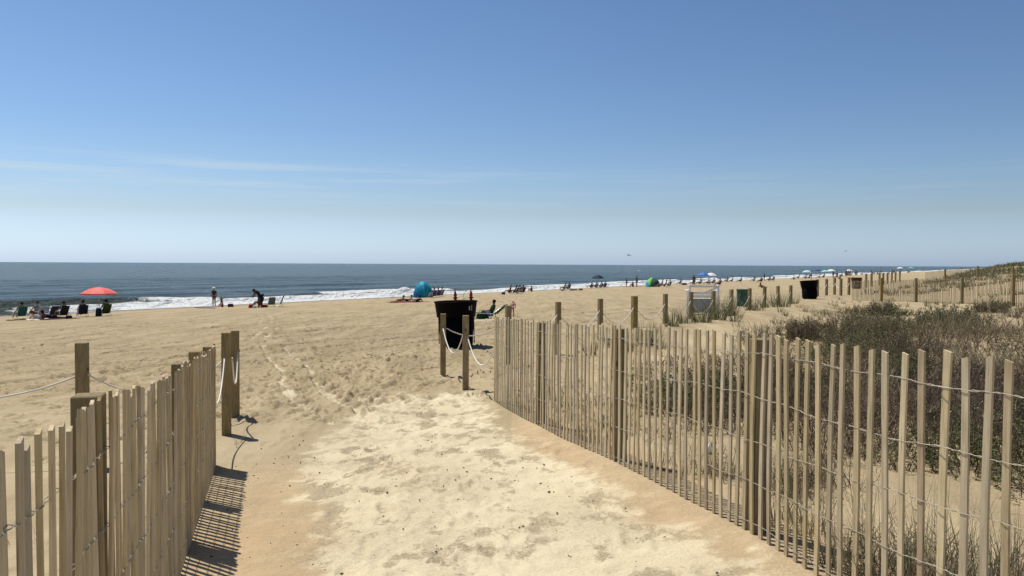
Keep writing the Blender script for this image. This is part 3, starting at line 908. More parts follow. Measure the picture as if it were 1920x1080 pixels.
# white wooden stand
def stand():
    b = P(1318, 33.0)
    t = thing('lifeguard_stand', 'low white wooden stand with grey back panel behind the rope posts', 'lifeguard stand', b, R(-6))
    W_ = 1.14
    for sx in (-1, 1):
        for sy, hh in ((-.35, 1.18), (.45, 1.0)):
            mb = MB(); mb.box((sx * W_ / 2, sy, hh / 2 - .05), (.08, .08, hh + .1)); mb.obj('leg', M_wht, t)
        mb = MB(); mb.box((sx * (W_ / 2 + .052), .05, .98), (.10, 1.0, .035)); mb.obj('armrest', M_wht, t)
        mb = MB(); mb.lathe([(0, 0), (.055, 0), (.055, .10), (0, .11)], 10, (sx * W_ / 2, -.35, 1.12)); mb.obj('leg_cap', M_wht, t, True)
    mb = MB(); mb.box((0, -.36, 1.15), (W_ - .09, .06, .08)); mb.obj('top_rail', M_wht, t)
    for z in (.74, .87):
        mb = MB(); mb.box((0.0, -.30, z), (W_ * .84, .03, .10)); mb.obj('back_slat', M_wht, t)
    mb = MB()
    rot = Matrix.Rotation(-math.atan2(.28, .62), 3, 'Y')
    mb.box((.24, -.375, .98), (.68, .03, .08), rot); mb.obj('brace', M_wht, t)
    mb = MB(); mb.box((0, -.27, .36), (W_ * .82, .02, .58)); mb.obj('back_panel', mat('shaded_grey_panel', (.33, .34, .33), .7), t)  # back panel's shade is put into its grey colour
    for k in range(5):
        mb = MB(); mb.box((0, -.12 + k * .13, .62), (W_ - .09, .11, .025)); mb.obj('seat_slat', M_wht, t)
    mb = MB(); mb.tube([(0, 0, 0), (.0, .03, .05), (.0, .0, .1)], [.07, .09, .04], 8)
    o = mb.obj('bundle', M_wht, None, True)
    o.location = P(1345, 32.6) + Vector((0, 0, .0)); tag(o, 'small white bundle lying at the foot of the white stand', 'bag')
stand()

# posts of the next beach crossing and farther on
xs = [(1533, 54, 1.1), (1550, 56, 1.1), (1565, 57.5, 1.18), (1577, 55, 1.12), (1592, 56, 1.18)]
xp = []
for i, (u, d, h) in enumerate(xs):
    b = P(u, d); h = h + .05
    rope_post(b, '%s post from the left in the cluster right of the leaning bin' % ords[i], h, .14, .3, 'posts at the next beach crossing', .2)
    xp.append(Vector((b.x, b.y - .08, b.z + h - .38)))
rope([xp[0] + Vector((-1.6, -.6, -.1)), xp[0], xp[1], xp[2], xp[3], xp[4]], 'pale rope strung across the posts beside the leaning bin', .016, 8, [.25, .3, .3, .3, .3])
for i, (u, d) in enumerate([(1624, 78), (1634, 82), (1649, 86), (1656, 92), (1664, 96), (1672, 102), (1679, 106), (1687, 112)]):
    rope_post(P(u, d), '%s from the left among the distant square posts beyond the second crossing' % ords[i], 1.35, .16, .3, 'distant posts beyond the second crossing', .2)

# ------------------------------------------------------------------ vegetation
def vegmat(name, stops, rough=0.8):
    mt = mat(name, (0.1, 0.1, 0.05), rough, 0.15)
    c = ramp(mt, attr(mt, 'tone'), stops).outputs[0]
    L(mt, c, BS(mt).inputs['Base Color'])
    tr = N(mt, 'ShaderNodeBsdfTranslucent'); L(mt, c, tr.inputs[0])
    mx = N(mt, 'ShaderNodeMixShader'); mx.inputs[0].default_value = 0.22
    outn = mt.node_tree.nodes['Material Output']
    L(mt, BS(mt).outputs[0], mx.inputs[1]); L(mt, tr.outputs[0], mx.inputs[2]); L(mt, mx.outputs[0], outn.inputs[0])
    return mt
# tone 0..1: dark bark, grey twig, dry straw, olive, green
VEG_STOPS = [(0.0, (.050, .034, .022)), (.22, (.135, .098, .070)), (.38, (.260, .200, .148)), (.52, (.47, .40, .26)), (.62, (.180, .165, .075)), (.78, (.070, .100, .034)), (1.0, (.125, .175, .05))]
M_veg = vegmat('dune_plants', VEG_STOPS)

def ribbons(base, tip, bend, width, tone, segs=3, taper=0.25):
    """base,tip,bend (n,3); returns verts, quads, tone"""
    n = len(base)
    ax = tip - base
    side = np.cross(ax, rng.normal(size=(n, 3)))
    side /= np.linalg.norm(side, axis=1, keepdims=True) + 1e-9
    V = []
    for k in range(segs + 1):
        t = k / segs
        c = base + ax * t + bend * (4 * t * (1 - t))
        w = width * (1 - (1 - taper) * t)
        V.append(c - side * w[:, None] / 2); V.append(c + side * w[:, None] / 2)
    V = np.stack(V, 1)                      # n, 2(segs+1), 3
    m_ = 2 * (segs + 1)
    b = (np.arange(n) * m_)[:, None]
    Fq = []
    for k in range(segs):
        Fq.append(np.concatenate([b + 2 * k, b + 2 * k + 1, b + 2 * k + 3, b + 2 * k + 2], 1))
    Fq = np.stack(Fq, 1).reshape(-1, 4)
    return V.reshape(-1, 3), Fq, np.repeat(tone, m_)
class VB:
    def __init__(s): s.V = []; s.F = []; s.T = []; s.n = 0
    def add(s, V, Fq, T):
        s.V.append(V); s.F.append(Fq + s.n); s.T.append(T); s.n += len(V)
    def mesh(s, name):
        me = npmesh(name, np.concatenate(s.V), np.concatenate(s.F)); fattr(me, 'tone', np.concatenate(s.T)); me.materials.append(M_veg); return me

def shrub(vb, c, r, h, dens, kind, wmul=1.0):
    """a twiggy bush; kind 0 bare brown, 1 greenish, 2 straw grass, 3 green"""
    c = np.asarray(c, float)
    ns = int(46 * dens)
    az = rng.uniform(0, 2 * np.pi, ns); rr = r * np.sqrt(rng.uniform(0, 1, ns))
    b = c + np.stack([rr * .65 * np.cos(az), rr * .65 * np.sin(az), np.full(ns, -.03)], 1)
    ln = h * rng.uniform(.55, 1.1, ns) * (1 - .45 * (rr / r) ** 2)
    lean = rng.uniform(.15, .75, ns)
    tip = b + np.stack([np.cos(az) * ln * lean * .7, np.sin(az) * ln * lean * .7, ln], 1) + rng.normal(size=(ns, 3)) * .05
    bend = rng.normal(size=(ns, 3)) * .04
    bt = {0: .12, 1: .16, 2: .48, 3: .25}[kind]
    if kind == 2:
        k = ns * 3
        az = rng.uniform(0, 2 * np.pi, k); rr = r * np.sqrt(rng.uniform(0, 1, k)); 
        b = c + np.stack([rr * .5 * np.cos(az), rr * .5 * np.sin(az), np.full(k, -.03)], 1)
        ln = h * rng.uniform(.4, 1.15, k)
        tip = b + np.stack([np.cos(az) * ln * .45, np.sin(az) * ln * .45, ln], 1)
        vb.add(*ribbons(b, tip, rng.normal(size=(k, 3)) * .05, np.full(k, .006 * wmul), np.clip(rng.normal(.50, .10, k), .2, .66)))
        return
    vb.add(*ribbons(b, tip, bend, rng.uniform(.006, .011, ns) * wmul, np.clip(rng.normal(bt, .08, ns), 0, .4), 2))
    # side twigs
    k = ns * 9
    i = rng.integers(0, ns, k); t = rng.uniform(.25, 1.0, k)[:, None]
    q = b[i] + (tip[i] - b[i]) * t + bend[i] * 4 * t * (1 - t)
    dr = rng.normal(size=(k, 3)); dr[:, 2] = np.abs(dr[:, 2]) * .9 + .2; dr /= np.linalg.norm(dr, axis=1, keepdims=True)
    ll = h * rng.uniform(.08, .26, k)[:, None]
    tone = np.clip(rng.normal({0: .24, 1: .27, 3: .45}[kind], .12, k), 0, .56)
    e = q + dr * ll
    vb.add(*ribbons(q, e, rng.normal(size=(k, 3)) * .012, np.full(k, .0045 * wmul), tone, 1))
    # small leaves / buds
    lf = int(ns * {0: 3, 1: 16, 3: 34}[kind])
    i = rng.integers(0, k, lf); t = rng.uniform(.2, 1, lf)[:, None]
    q = q[i] + (e[i] - q[i]) * t
    dr = rng.normal(size=(lf, 3)); dr /= np.linalg.norm(dr, axis=1, keepdims=True)
    sz = rng.uniform(.012, .026, lf)[:, None] * (1.0 if kind else .7) * (wmul ** .5)
    tone = np.clip(rng.normal({0: .50, 1: .68, 3: .80}[kind], {0: .10, 1: .09, 3: .08}[kind], lf), .3, 1)
    vb.add(*ribbons(q, q + dr * sz, dr * 0, sz[:, 0] * .55, tone, 1, .3))

def in_scrub(x, y):
    s, p = SP(x, y)
    edge = 4.7 + 1.3 * (float(vnoise(s / 2.2, 0.3, 51)) - .5) * 2
    if s > 20: edge += min(1.2, (s - 20) * .08)
    if p > edge: return False
    xn = np.interp(y, [4.2, 5, 6.2, 7.1, 8.9, 9.6, 10.5], [3.9, 3.45, 3.06, 2.56, 1.85, 1.6, 9])
    if y < 9.6 and x < xn + .15 * math.sin(y * 9): return False
    return True
vb = VB(); vb2 = VB(); cnt = 0
greens = []
for y in np.concatenate([np.arange(3.4, 12, .42), np.arange(12, 31, .62)]):
    x = 1.0
    while x < min(.70 * y + 1.2, 19.5):
        xx = x + rng.uniform(-.25, .25); yy = y + rng.uniform(-.25, .25)
        x += .50 if y < 12 else .72
        if y >= 9.6 and xx < 1.6: continue
        if not in_scrub(xx, yy): continue
        uu = 960 + F * xx / yy
        if yy > 22 and 1690 < uu < 1885: continue
        if math.hypot((xx - 17.5) / 4.4, (yy - 30.5) / 3.4) < 1: continue
        hn = float(vnoise(xx / 1.5, yy / 1.5, 71)); gn = float(vnoise(xx / 1.9, yy / 1.9, 72)); sn = float(vnoise(xx / 1.1, yy / 1.1, 73))
        if sn > (.92 if yy < 10.5 else .70): continue
        z = float(hgt(xx, yy))
        dens = .62 if yy > 16 else (.95 if yy > 10 else 1.25)
        kd = 0
        if gn > .60: kd = 1
        if gn > .80: kd = 3
        if sn < .25: kd = 2
        h = .16 + .52 * hn * hn + .12 * hn + (.12 if yy < 10.5 else 0)
        if yy > 22: h *= .75
        if yy > 20: h *= .85
        shrub(vb, (xx, yy, z), .42 if yy < 12 else .62, h, dens, kd, 1.0 if yy < 9 else (1.35 if yy < 16 else 2.0)); cnt += 1
o = link_mesh('dune_scrub', vb.mesh('dune_scrub'))
tag(o, 'tangled brown and olive dune scrub filling the ground behind the right fence', 'scrub', None, 'stuff')
print('scrub clumps', cnt, 'quads', sum(len(f) for f in vb.F))

# individually recognisable shrubs
def shrub_thing(u, d, r, h, kind, label, dens=2.0, wm=1.5, name='shrub'):
    b = P(u, d); v = VB(); shrub(v, (0, 0, 0), r, h, dens, kind, wm)
    o = link_mesh(name, v.mesh(name)); o.location = b
    return tag(o, label, 'shrub', 'shrubs standing out of the dune scrub')
shrub_thing(1640, 16, .75, .75, 3, 'dark green shrub in the middle of the brown scrub', 4, 1.6)
shrub_thing(1585, 15, .55, .62, 1, 'olive shrub left of the dark green one in the scrub', 3, 1.5)
shrub_thing(1775, 20, .9, .6, 3, 'bright green low shrub under the sandy mound', 4, 2)
shrub_thing(1690, 10.5, .40, .5, 3, 'small light green shrub in the scrub nearer the fence', 3, 1.2)
shrub_thing(1655, 27, .7, .55, 1, 'dark upright shrub in front of the far slat fence', 4, 2.2)
shrub_thing(1862, 27, .8, .5, 1, 'dark shrub at the right end of the sandy mound', 4, 2.2)
shrub_thing(1512, 17.5, .45, .50, 0, 'bare brown bush at the left tip of the scrub', 4, 1.6)
shrub_thing(1462, 11.5, .38, .55, 0, 'grey bare bush at the near left corner of the scrub', 4, 1.3)

# grass tufts
def tuft(vb, c, r, h, n, green=.7, w=.006):
    az = rng.uniform(0, 2 * np.pi, n); rr = r * np.sqrt(rng.uniform(0, 1, n))
    b = np.asarray(c) + np.stack([rr * np.cos(az) * .5, rr * np.sin(az) * .5, np.full(n, -.02)], 1)
    ln = h * rng.uniform(.45, 1.1, n); le = rng.uniform(0, .7, n)
    tip = b + np.stack([np.cos(az) * ln * le, np.sin(az) * ln * le, ln * (1 - .25 * le)], 1)
    bd = np.stack([np.cos(az) * 0, np.sin(az) * 0, ln * .08], 1)
    tone = np.where(rng.uniform(size=n) < green, rng.uniform(.68, .90, n), rng.uniform(.40, .60, n))
    vb.add(*ribbons(b, tip, bd, np.full(n, w), tone, 3, .15))
def tuft_thing(u, d, r, h, n, label, green=.7, w=.012):
    v = VB(); tuft(v, (0, 0, 0), r, h, n, green, w)
    o = link_mesh('grass_tuft', v.mesh('grass_tuft')); o.location = P(u, d)
    return tag(o, label, 'grass tuft', 'tufts of beach grass by the rope posts')
near_t = [(1108, 17.5, .25, .55, 60, 'at the left of the third post'), (1140, 18.5, .25, .5, 50, 'just right of the third post'), (1178, 17.6, .35, .62, 90, 'left of the fourth post'),
          (1213, 18.2, .4, .68, 120, 'tall and dense, right of the fourth post'), (1262, 20.5, .4, .6, 90, 'right of the fifth post'), (1284, 21.5, .35, .55, 80, 'left of the sixth post'),
          (1318, 21.8, .55, .68, 160, 'broad, in front of the white stand'), (1345, 23.0, .5, .85, 170, 'tall, at the right end of the white stand'), (1370, 25.0, .4, .8, 130, 'at the eighth post'),
          (1415, 28, .6, .6, 130, 'right of the green barrel'), (1380, 22.5, .3, .4, 60, 'small, below the eighth post'), (1436, 29.5, .3, .5, 60, 'at the tenth post'), (1464, 30.0, .7, .7, 170, 'dense and dark, at the eleventh post'),
          (1490, 33.5, .4, .45, 60, 'at the last post of the row'), (1238, 17.6, .25, .3, 40, 'low, before the fifth post')]
for (u, d, r_, h, n, w_) in near_t:
    tuft_thing(u, d, r_, h, n, 'tuft of green beach grass ' + w_)
# weeds behind the fence, on both sides
v3 = VB()
for _ in range(130):
    y = rng.uniform(3.2, 12.5); xf = float(fence_x(RF, y)); x = xf + .12 + abs(rng.normal()) * .45
    if y > 11.2: x = rng.uniform(-.2, 2.5)
    dens = float(vnoise(x / .6, y / .6, 90))
    if y > 5.2 and dens < .45: continue
    z = float(hgt(x, y))
    hh = rng.uniform(.12, .42) if y > 5 else rng.uniform(.2, .62)
    tuft(v3, (x, y, z), rng.uniform(.05, .16), hh, int(rng.uniform(8, 30)), rng.uniform(.1, .55), .0045)
for _ in range(150):      # straw and twigs among the sparse dune
    s_ = rng.uniform(9, 40); p_ = rng.uniform(2.5, 7.2); x, y = XY(s_, p_)
    if x < fence_x(RF, y) + .1 and y < 11.3: continue
    if float(vnoise(x / 1.3, y / 1.3, 95)) < .42: continue
    tuft(v3, (x, y, float(hgt(x, y))), rng.uniform(.1, .25), rng.uniform(.12, .38), int(rng.uniform(8, 26)), rng.uniform(.1, .6), .007 + .0003 * y)
for _ in range(330):      # tall dry stems just behind the near half of the right fence
    y = rng.uniform(2.6, 6.4); x = float(fence_x(RF, y)) + .10 + rng.uniform(0, 1.25)
    if x > 3.6: continue
    if y > 4.3 and float(vnoise(x / .5, y / .5, 94)) < .72: continue
    tuft(v3, (x, y, float(hgt(x, y))), rng.uniform(.05, .2), rng.uniform(.15, .55) * (1.15 if y < 4.2 else .8), int(rng.uniform(8, 24)), rng.uniform(.05, .5), .0042)
    if rng.uniform() < .55: shrub(v3, (x, y, float(hgt(x, y))), .18, rng.uniform(.15, .38), .16, 0, .8)
for _ in range(40):       # left, beyond the left fence
    y = rng.uniform(3.5, 9); x = fence_x(LF, y) - rng.uniform(.1, 1.4)
    tuft(v3, (x, y, float(hgt(x, y))), .06, rng.uniform(.08, .35), int(rng.uniform(4, 10)), .3, .0035)
o = link_mesh('dune_weeds', v3.mesh('dune_weeds')); tag(o, 'thin dry weeds and grass blades scattered over the dune sand', 'weeds', None, 'stuff')
# purple-grey bare brush behind the middle of the right fence
v4 = VB()
for _ in range(46):
    y = rng.uniform(7.8, 12.5); u = rng.uniform(985, 1330); x = y * (u - 960) / F
    if x < fence_x(RF, y) + .5: continue
    shrub(v4, (x, y, float(hgt(x, y))), .3, rng.uniform(.18, .42), .22, 0, 1.0)
o = link_mesh('dry_brush', v4.mesh('dry_brush')); tag(o, 'sparse grey dry brush behind the middle of the right fence', 'brush', None, 'stuff')
# far dune vegetation
v5 = VB(); k = 0
for _ in range(5200):
    s_ = rng.uniform(44, 230); p_ = rng.uniform(-45, 10.5); x, y = XY(s_, p_)
    if y < 42: continue
    u = 960 + F * x / y
    if u > 2050 or u < 1500: continue
    nz = float(vnoise(x / 7, y / 7, 101))
    far = s_ > 95
    if nz < (.62 if not far else .34): continue
    if p_ > 7.0 + 3 * nz: continue
    r_ = rng.uniform(.4, 1.1); h = rng.uniform(.3, .7) * (1.15 if far else .9)
    n = 13
    z = float(hgt(x, y))
    tuft(v5, (x, y, z), r_ * 1.6, h, n, .62, .035 + .0006 * y); k += 1
o = link_mesh('dune_grass', v5.mesh('dune_grass')); tag(o, 'green and dry grass covering the far dune ridge on the right', 'grass', None, 'stuff')
print('far tufts', k)
# litter behind the right fence
b = G(1330, 852)
t = thing('litter', 'crumpled white wrapper with a black side lying on sand behind the right fence', 'litter', b, .4)
mb = MB(); mb.add([(-.035, 0, 0), (.03, -.01, .0), (.045, .02, .06), (.02, .01, .115), (-.02, -.015, .085), (-.03, .03, .03), (0, -.035, .05)],
                  [(0, 1, 6), (1, 2, 6), (2, 3, 6), (3, 4, 6), (4, 0, 6), (0, 5, 1), (1, 5, 2), (2, 5, 3), (3, 5, 4), (4, 5, 0)])
mb.obj('wrapper', M_wht, t)
mb = MB(); mb.box((.045, .0, .085), (.03, .02, .06), Matrix.Rotation(.5, 3, 'Y')); mb.obj('black_flap', M_bin, t)
# pebbles and debris on the path
vv = []; ff = []
mb = MB()
for _ in range(420):
    y = 3.6 + rng.gamma(1.6, 2.6); x = rng.uniform(fence_x(LF, y) if y < 8 else -4, fence_x(RF, y) if y < 11.2 else 3)
    if y > 18: continue
    r_ = rng.uniform(.003, .008) * (1.4 if rng.uniform() < .08 else 1)
    c = Vector((x, y, float(hgt(x, y)) + r_ * .4))
    a = rng.uniform(0, 6.28)
    pts = [c + Vector((math.cos(a + q * 1.57) * r_ * (1.5 if q % 2 else 1), math.sin(a + q * 1.57) * r_ * (1.5 if q % 2 else 1), 0)) for q in range(4)]
    mb.add(pts + [c + Vector((0, 0, r_)), c - Vector((0, 0, r_))], [(0, 1, 4), (1, 2, 4), (2, 3, 4), (3, 0, 4), (1, 0, 5), (2, 1, 5), (3, 2, 5), (0, 3, 5)])
o = mb.obj('pebbles', mat('dark_pebbles', (.10, .075, .05), .8)); tag(o, 'tiny dark pebbles and bark crumbs strewn on the path', 'pebbles', None, 'stuff')

# ------------------------------------------------------------------ people
_pc = {}
def skin_mesh(key, J, E, Rad, sub=1):
    """J: name->xyz ; E: pairs ; Rad: name->r ; first joint is the root"""
    if key in _pc: return _pc[key]
    names = list(J); ix = {n: i for i, n in enumerate(names)}
    me = bpy.data.meshes.new('skin'); me.from_pydata([J[n] for n in names], [(ix[a], ix[b]) for a, b in E], []); me.update()
    ob = bpy.data.objects.new('skin_tmp', me); COL.objects.link(ob)
    md = ob.modifiers.new('s', 'SKIN')
    sv = me.skin_vertices[0].data
    for n in names:
        r = Rad[n]; sv[ix[n]].radius = (r, r) if not isinstance(r, tuple) else r
    sv[0].use_root = True
    md2 = ob.modifiers.new('u', 'SUBSURF'); md2.levels = sub; md2.render_levels = sub
    dg = bpy.context.evaluated_depsgraph_get()
    res = bpy.data.meshes.new_from_object(ob.evaluated_get(dg))
    bpy.data.objects.remove(ob)
    res.polygons.foreach_set('use_smooth', [True] * len(res.polygons))
    _pc[key] = res
    return res
def lerp3(a, b, t): return tuple(a[i] + (b[i] - a[i]) * t for i in range(3))
def pose(kind):
    """joints of a 1.70 m adult; x right, y forward, z up; origin at the support point"""
    if kind == 'stand':
        J = dict(pelvis=(0, 0, .92), chest=(0, .0, 1.24), neck=(0, 0, 1.44), head=(0, .015, 1.60),
                 shl=(-.17, 0, 1.38), ell=(-.24, -.02, 1.12), hal=(-.25, .06, .88), shr=(.17, 0, 1.38), elr=(.24, -.02, 1.12), har=(.25, .06, .88),
                 hil=(-.09, 0, .88), knl=(-.10, .02, .48), anl=(-.11, -.01, .07), tol=(-.12, .13, .03), hir=(.09, 0, .88), knr=(.10, .02, .48), anr=(.11, -.01, .07), tor=(.12, .13, .03))
    elif kind == 'walk':
        J = dict(pelvis=(0, 0, .90), chest=(0, .03, 1.22), neck=(0, .05, 1.42), head=(0, .08, 1.58),
                 shl=(-.17, .05, 1.36), ell=(-.23, .12, 1.12), hal=(-.22, .28, .96), shr=(.17, .03, 1.36), elr=(.24, -.12, 1.12), har=(.24, -.16, .88),
                 hil=(-.09, 0, .86), knl=(-.10, .20, .48), anl=(-.10, .22, .07), tol=(-.10, .36, .04), hir=(.09, 0, .86), knr=(.10, -.02, .46), anr=(.10, -.28, .14), tor=(.10, -.18, .04))
    elif kind == 'bend':
        J = dict(pelvis=(0, -.12, .90), chest=(0, .06, 1.12), neck=(0, .22, 1.24), head=(0, .36, 1.26),
                 shl=(-.17, .17, 1.20), ell=(-.2, .30, .95), hal=(-.15, .46, .74), shr=(.17, .17, 1.20), elr=(.2, .30, .95), har=(.15, .46, .74),
                 hil=(-.09, -.12, .86), knl=(-.11, -.02, .47), anl=(-.11, -.06, .07), tol=(-.11, .08, .03), hir=(.09, -.12, .86), knr=(.11, -.02, .47), anr=(.11, -.06, .07), tor=(.11, .08, .03))
    elif kind == 'sit':      # low beach chair, legs forward, seat 0.22
        J = dict(pelvis=(0, 0, .33), chest=(0, -.14, .62), neck=(0, -.20, .82), head=(0, -.19, .98),
                 shl=(-.17, -.18, .76), ell=(-.27, -.05, .52), hal=(-.26, .20, .47), shr=(.17, -.18, .76), elr=(.27, -.05, .52), har=(.26, .20, .47),
                 hil=(-.09, .03, .31), knl=(-.12, .42, .46), anl=(-.12, .68, .10), tol=(-.12, .80, .08), hir=(.09, .03, .31), knr=(.12, .42, .42), anr=(.12, .74, .09), tor=(.12, .86, .12))
    elif kind == 'ground':   # sitting on the sand, knees up
        J = dict(pelvis=(0, 0, .12), chest=(0, -.02, .42), neck=(0, .03, .62), head=(0, .07, .78),
                 shl=(-.17, .02, .57), ell=(-.24, .18, .40), hal=(-.14, .38, .42), shr=(.17, .02, .57), elr=(.24, .18, .40), har=(.14, .38, .42),
                 hil=(-.09, .05, .12), knl=(-.13, .38, .44), anl=(-.12, .58, .08), tol=(-.12, .70, .04), hir=(.09, .05, .12), knr=(.13, .38, .44), anr=(.12, .58, .08), tor=(.12, .70, .04))
    else:                    # lying on the front, propped on elbows, along +y
        J = dict(pelvis=(0, 0, .13), chest=(0, .32, .20), neck=(0, .50, .34), head=(0, .58, .46),
                 shl=(-.17, .47, .28), ell=(-.22, .55, .07), hal=(-.08, .74, .05), shr=(.17, .47, .28), elr=(.22, .55, .07), har=(.08, .74, .05),
                 hil=(-.09, -.04, .12), knl=(-.12, -.44, .08), anl=(-.12, -.82, .07), tol=(-.12, -.95, .04), hir=(.09, -.04, .12), knr=(.12, -.44, .08), anr=(.14, -.82, .07), tor=(.14, -.95, .04))
    return J
E_BODY = [('pelvis', 'chest'), ('chest', 'neck'), ('neck', 'head'), ('chest', 'shl'), ('shl', 'ell'), ('ell', 'hal'), ('chest', 'shr'), ('shr', 'elr'), ('elr', 'har'),
          ('pelvis', 'hil'), ('hil', 'knl'), ('knl', 'anl'), ('anl', 'tol'), ('pelvis', 'hir'), ('hir', 'knr'), ('knr', 'anr'), ('anr', 'tor')]
RAD = dict(pelvis=.125, chest=.13, neck=.052, head=.098, shl=.062, ell=.043, hal=.035, shr=.062, elr=.043, har=.035, hil=.088, knl=.060, anl=.042, tol=.032, hir=.088, knr=.060, anr=.042, tor=.032)
_mc = {}
def cmat(name, col, rough=.8):
    k = (name, col)
    if k not in _mc: _mc[k] = mat(name, col, rough, .15)
    return _mc[k]
SKINS = [(.42, .24, .15), (.34, .19, .115), (.50, .31, .21), (.12, .065, .04)]
HAIRS = [(.02, .013, .01), (.07, .04, .02), (.22, .14, .06), (.10, .07, .05)]
def ball(key, c, r, n=8):
    k = ('ball', key, tuple(np.round(c, 3)), r)
    if k in _pc: return _pc[k]
    mb = MB(); prof = []
    for i in range(6):
        a = -math.pi / 2 + math.pi * i / 5
        prof.append((max(r[0] * math.cos(a), .001), r[1] * math.sin(a)))
    mb.lathe(prof, 10, c); me = mb.mesh('ball', True); _pc[k] = me
    return me
def with_mat(me, mt):
    k = ('wm', me.name, mt.name)
    if k in _pc: return _pc[k]
    c = me.copy(); c.materials.clear(); c.materials.append(mt); _pc[k] = c
    return c
def person(loc, rz, kind, label, skin=0, top=(.05, .06, .10), bottom=(.04, .04, .05), hair=0, sc=1.0, hat=None, female=False, group=None, scz=None):
    J = pose(kind)
    t = thing('person', label, 'person', loc, rz, group)
    t.scale = (sc, sc, scz or sc)
    link_mesh('body', with_mat(skin_mesh(('b', kind), J, E_BODY, RAD), cmat('skin', SKINS[skin])), t)
    g = {'pelvis': lerp3(J['pelvis'], J['chest'], .15), 'mid': lerp3(J['pelvis'], J['chest'], .6), 'chest': lerp3(J['chest'], J['neck'], .25)}
    if top is not None:
        JJ = dict(chest=g['chest'], mid=g['mid'], pelvis=g['pelvis'], sl=J['shl'], el=lerp3(J['shl'], J['ell'], .6), sr=J['shr'], er=lerp3(J['shr'], J['elr'], .6))
        link_mesh('shirt', with_mat(skin_mesh(('t', kind), JJ, [('chest', 'mid'), ('mid', 'pelvis'), ('chest', 'sl'), ('sl', 'el'), ('chest', 'sr'), ('sr', 'er')],
                  dict(chest=.142, mid=.14, pelvis=.14, sl=.078, el=.062, sr=.078, er=.062)), cmat('shirt_cloth', top)), t)
    JJ = dict(pelvis=J['pelvis'], hl=J['hil'], kl=lerp3(J['hil'], J['knl'], .55), hr=J['hir'], kr=lerp3(J['hir'], J['knr'], .55))
    link_mesh('shorts', with_mat(skin_mesh(('s', kind), JJ, [('pelvis', 'hl'), ('hl', 'kl'), ('pelvis', 'hr'), ('hr', 'kr')],
              dict(pelvis=.138, hl=.102, kl=.085, hr=.102, kr=.085)), cmat('shorts_cloth', bottom)), t)
    h = J['head']
    link_mesh('hair', with_mat(ball('h', (h[0], h[1] - .02, h[2] + .03), (.108, .105)), cmat('hair', HAIRS[hair])), t)
    if hat is not None:
        mb = MB(); mb.lathe([(.001, .17), (.09, .16), (.115, .07), (.21, .06), (.21, .05), (.11, .05)], 12, h)
        mb.obj('sun_hat', cmat('hat_cloth', hat), t, True)
    return t

def tubes(name, lines, r, mt, t, n=6):
    mb = MB()
    for l in lines: mb.tube(l, r, n)
    return mb.obj(name, mt, t, True)
M_alu = mat('chair_frame', (.55, .56, .57), .35, .5, .6)
def chair(loc, rz, label, col, sc=1.0, h=.62, group='beach chairs on the sand', col2=None):
    t = thing('beach_chair', label, 'beach chair', loc, rz, group); t.scale = (sc, sc, sc)
    cl = cmat('chair_cloth', col)
    mb = MB(); rot = Matrix.Rotation(R(24), 3, 'X'); mb.box((0, -.27, .22 + h * .46), (.54, .02, h), rot); mb.obj('backrest', cl, t)
    mb = MB(); mb.box((0, .04, .22), (.54, .46, .02), Matrix.Rotation(R(8), 3, 'X')); mb.obj('seat', cmat('chair_cloth', col2 or col), t)
    for s_ in (-1, 1):
        x = s_ * .285
        tubes('side_frame', [[(x, -.42, .24 + h * .9), (x, -.12, .22), (x, .28, .25), (x, .30, .02), (x, -.30, .02), (x, -.20, .42)]], .013, M_alu, t)
        mb = MB(); mb.box((x, 0, .45), (.045, .42, .02)); mb.obj('armrest', M_alu, t)
    return t

def umbrella(loc, label, r, hgt_, cols, tilt=(0, 0), rise=.42, group=None, vent=True, polec=(.6, .6, .6)):
    t = thing('beach_umbrella', label, 'beach umbrella', loc, 0, group)
    tp = Vector((0, 0, hgt_))
    rot = Matrix.Rotation(tilt[0], 3, 'X') @ Matrix.Rotation(tilt[1], 3, 'Y')
    n = 8
    for k in range(n):
        mb = MB(); rows = []
        for j in range(5):
            f = j / 4
            row = []
            for i in range(4):
                a = 2 * math.pi * (k + i / 3) / n
                sag = 1 - .05 * math.sin(math.pi * i / 3) * f
                rad = r * f * sag
                z = rise * (1 - f ** 1.9) - rise
                row.append(rot @ Vector((rad * math.cos(a), rad * math.sin(a), z)) + tp)
            rows.append(row)
        V = [v for rw in rows for v in rw]
        Fc = [(j * 4 + i, j * 4 + i + 1, j * 4 + 5 + i, j * 4 + 4 + i) for j in range(4) for i in range(3)]
        mb.add(V, Fc)
        # valance
        b = len(mb.v); lo = [v + rot @ Vector((0, 0, -.09)) for v in rows[-1]]
        mb.v += [tuple(v) for v in rows[-1]] + [tuple(v) for v in lo]
        mb.f += [(b + i, b + i + 1, b + 5 + i, b + 4 + i) for i in range(3)]
        mb.obj('canopy_panel', cmat('umbrella_cloth', cols[k % len(cols)], .7), t)
        a = 2 * math.pi * k / n
        tubes('rib', [[rot @ Vector((0, 0, -rise * .9)) + tp, rot @ Vector((r * .97 * math.cos(a), r * .97 * math.sin(a), -rise - .01)) + tp]], .008, M_alu, t, 4)
    tubes('pole', [[(0, 0, -.3), tuple(tp)]], .02, cmat('pole_metal', polec), t)
    return t

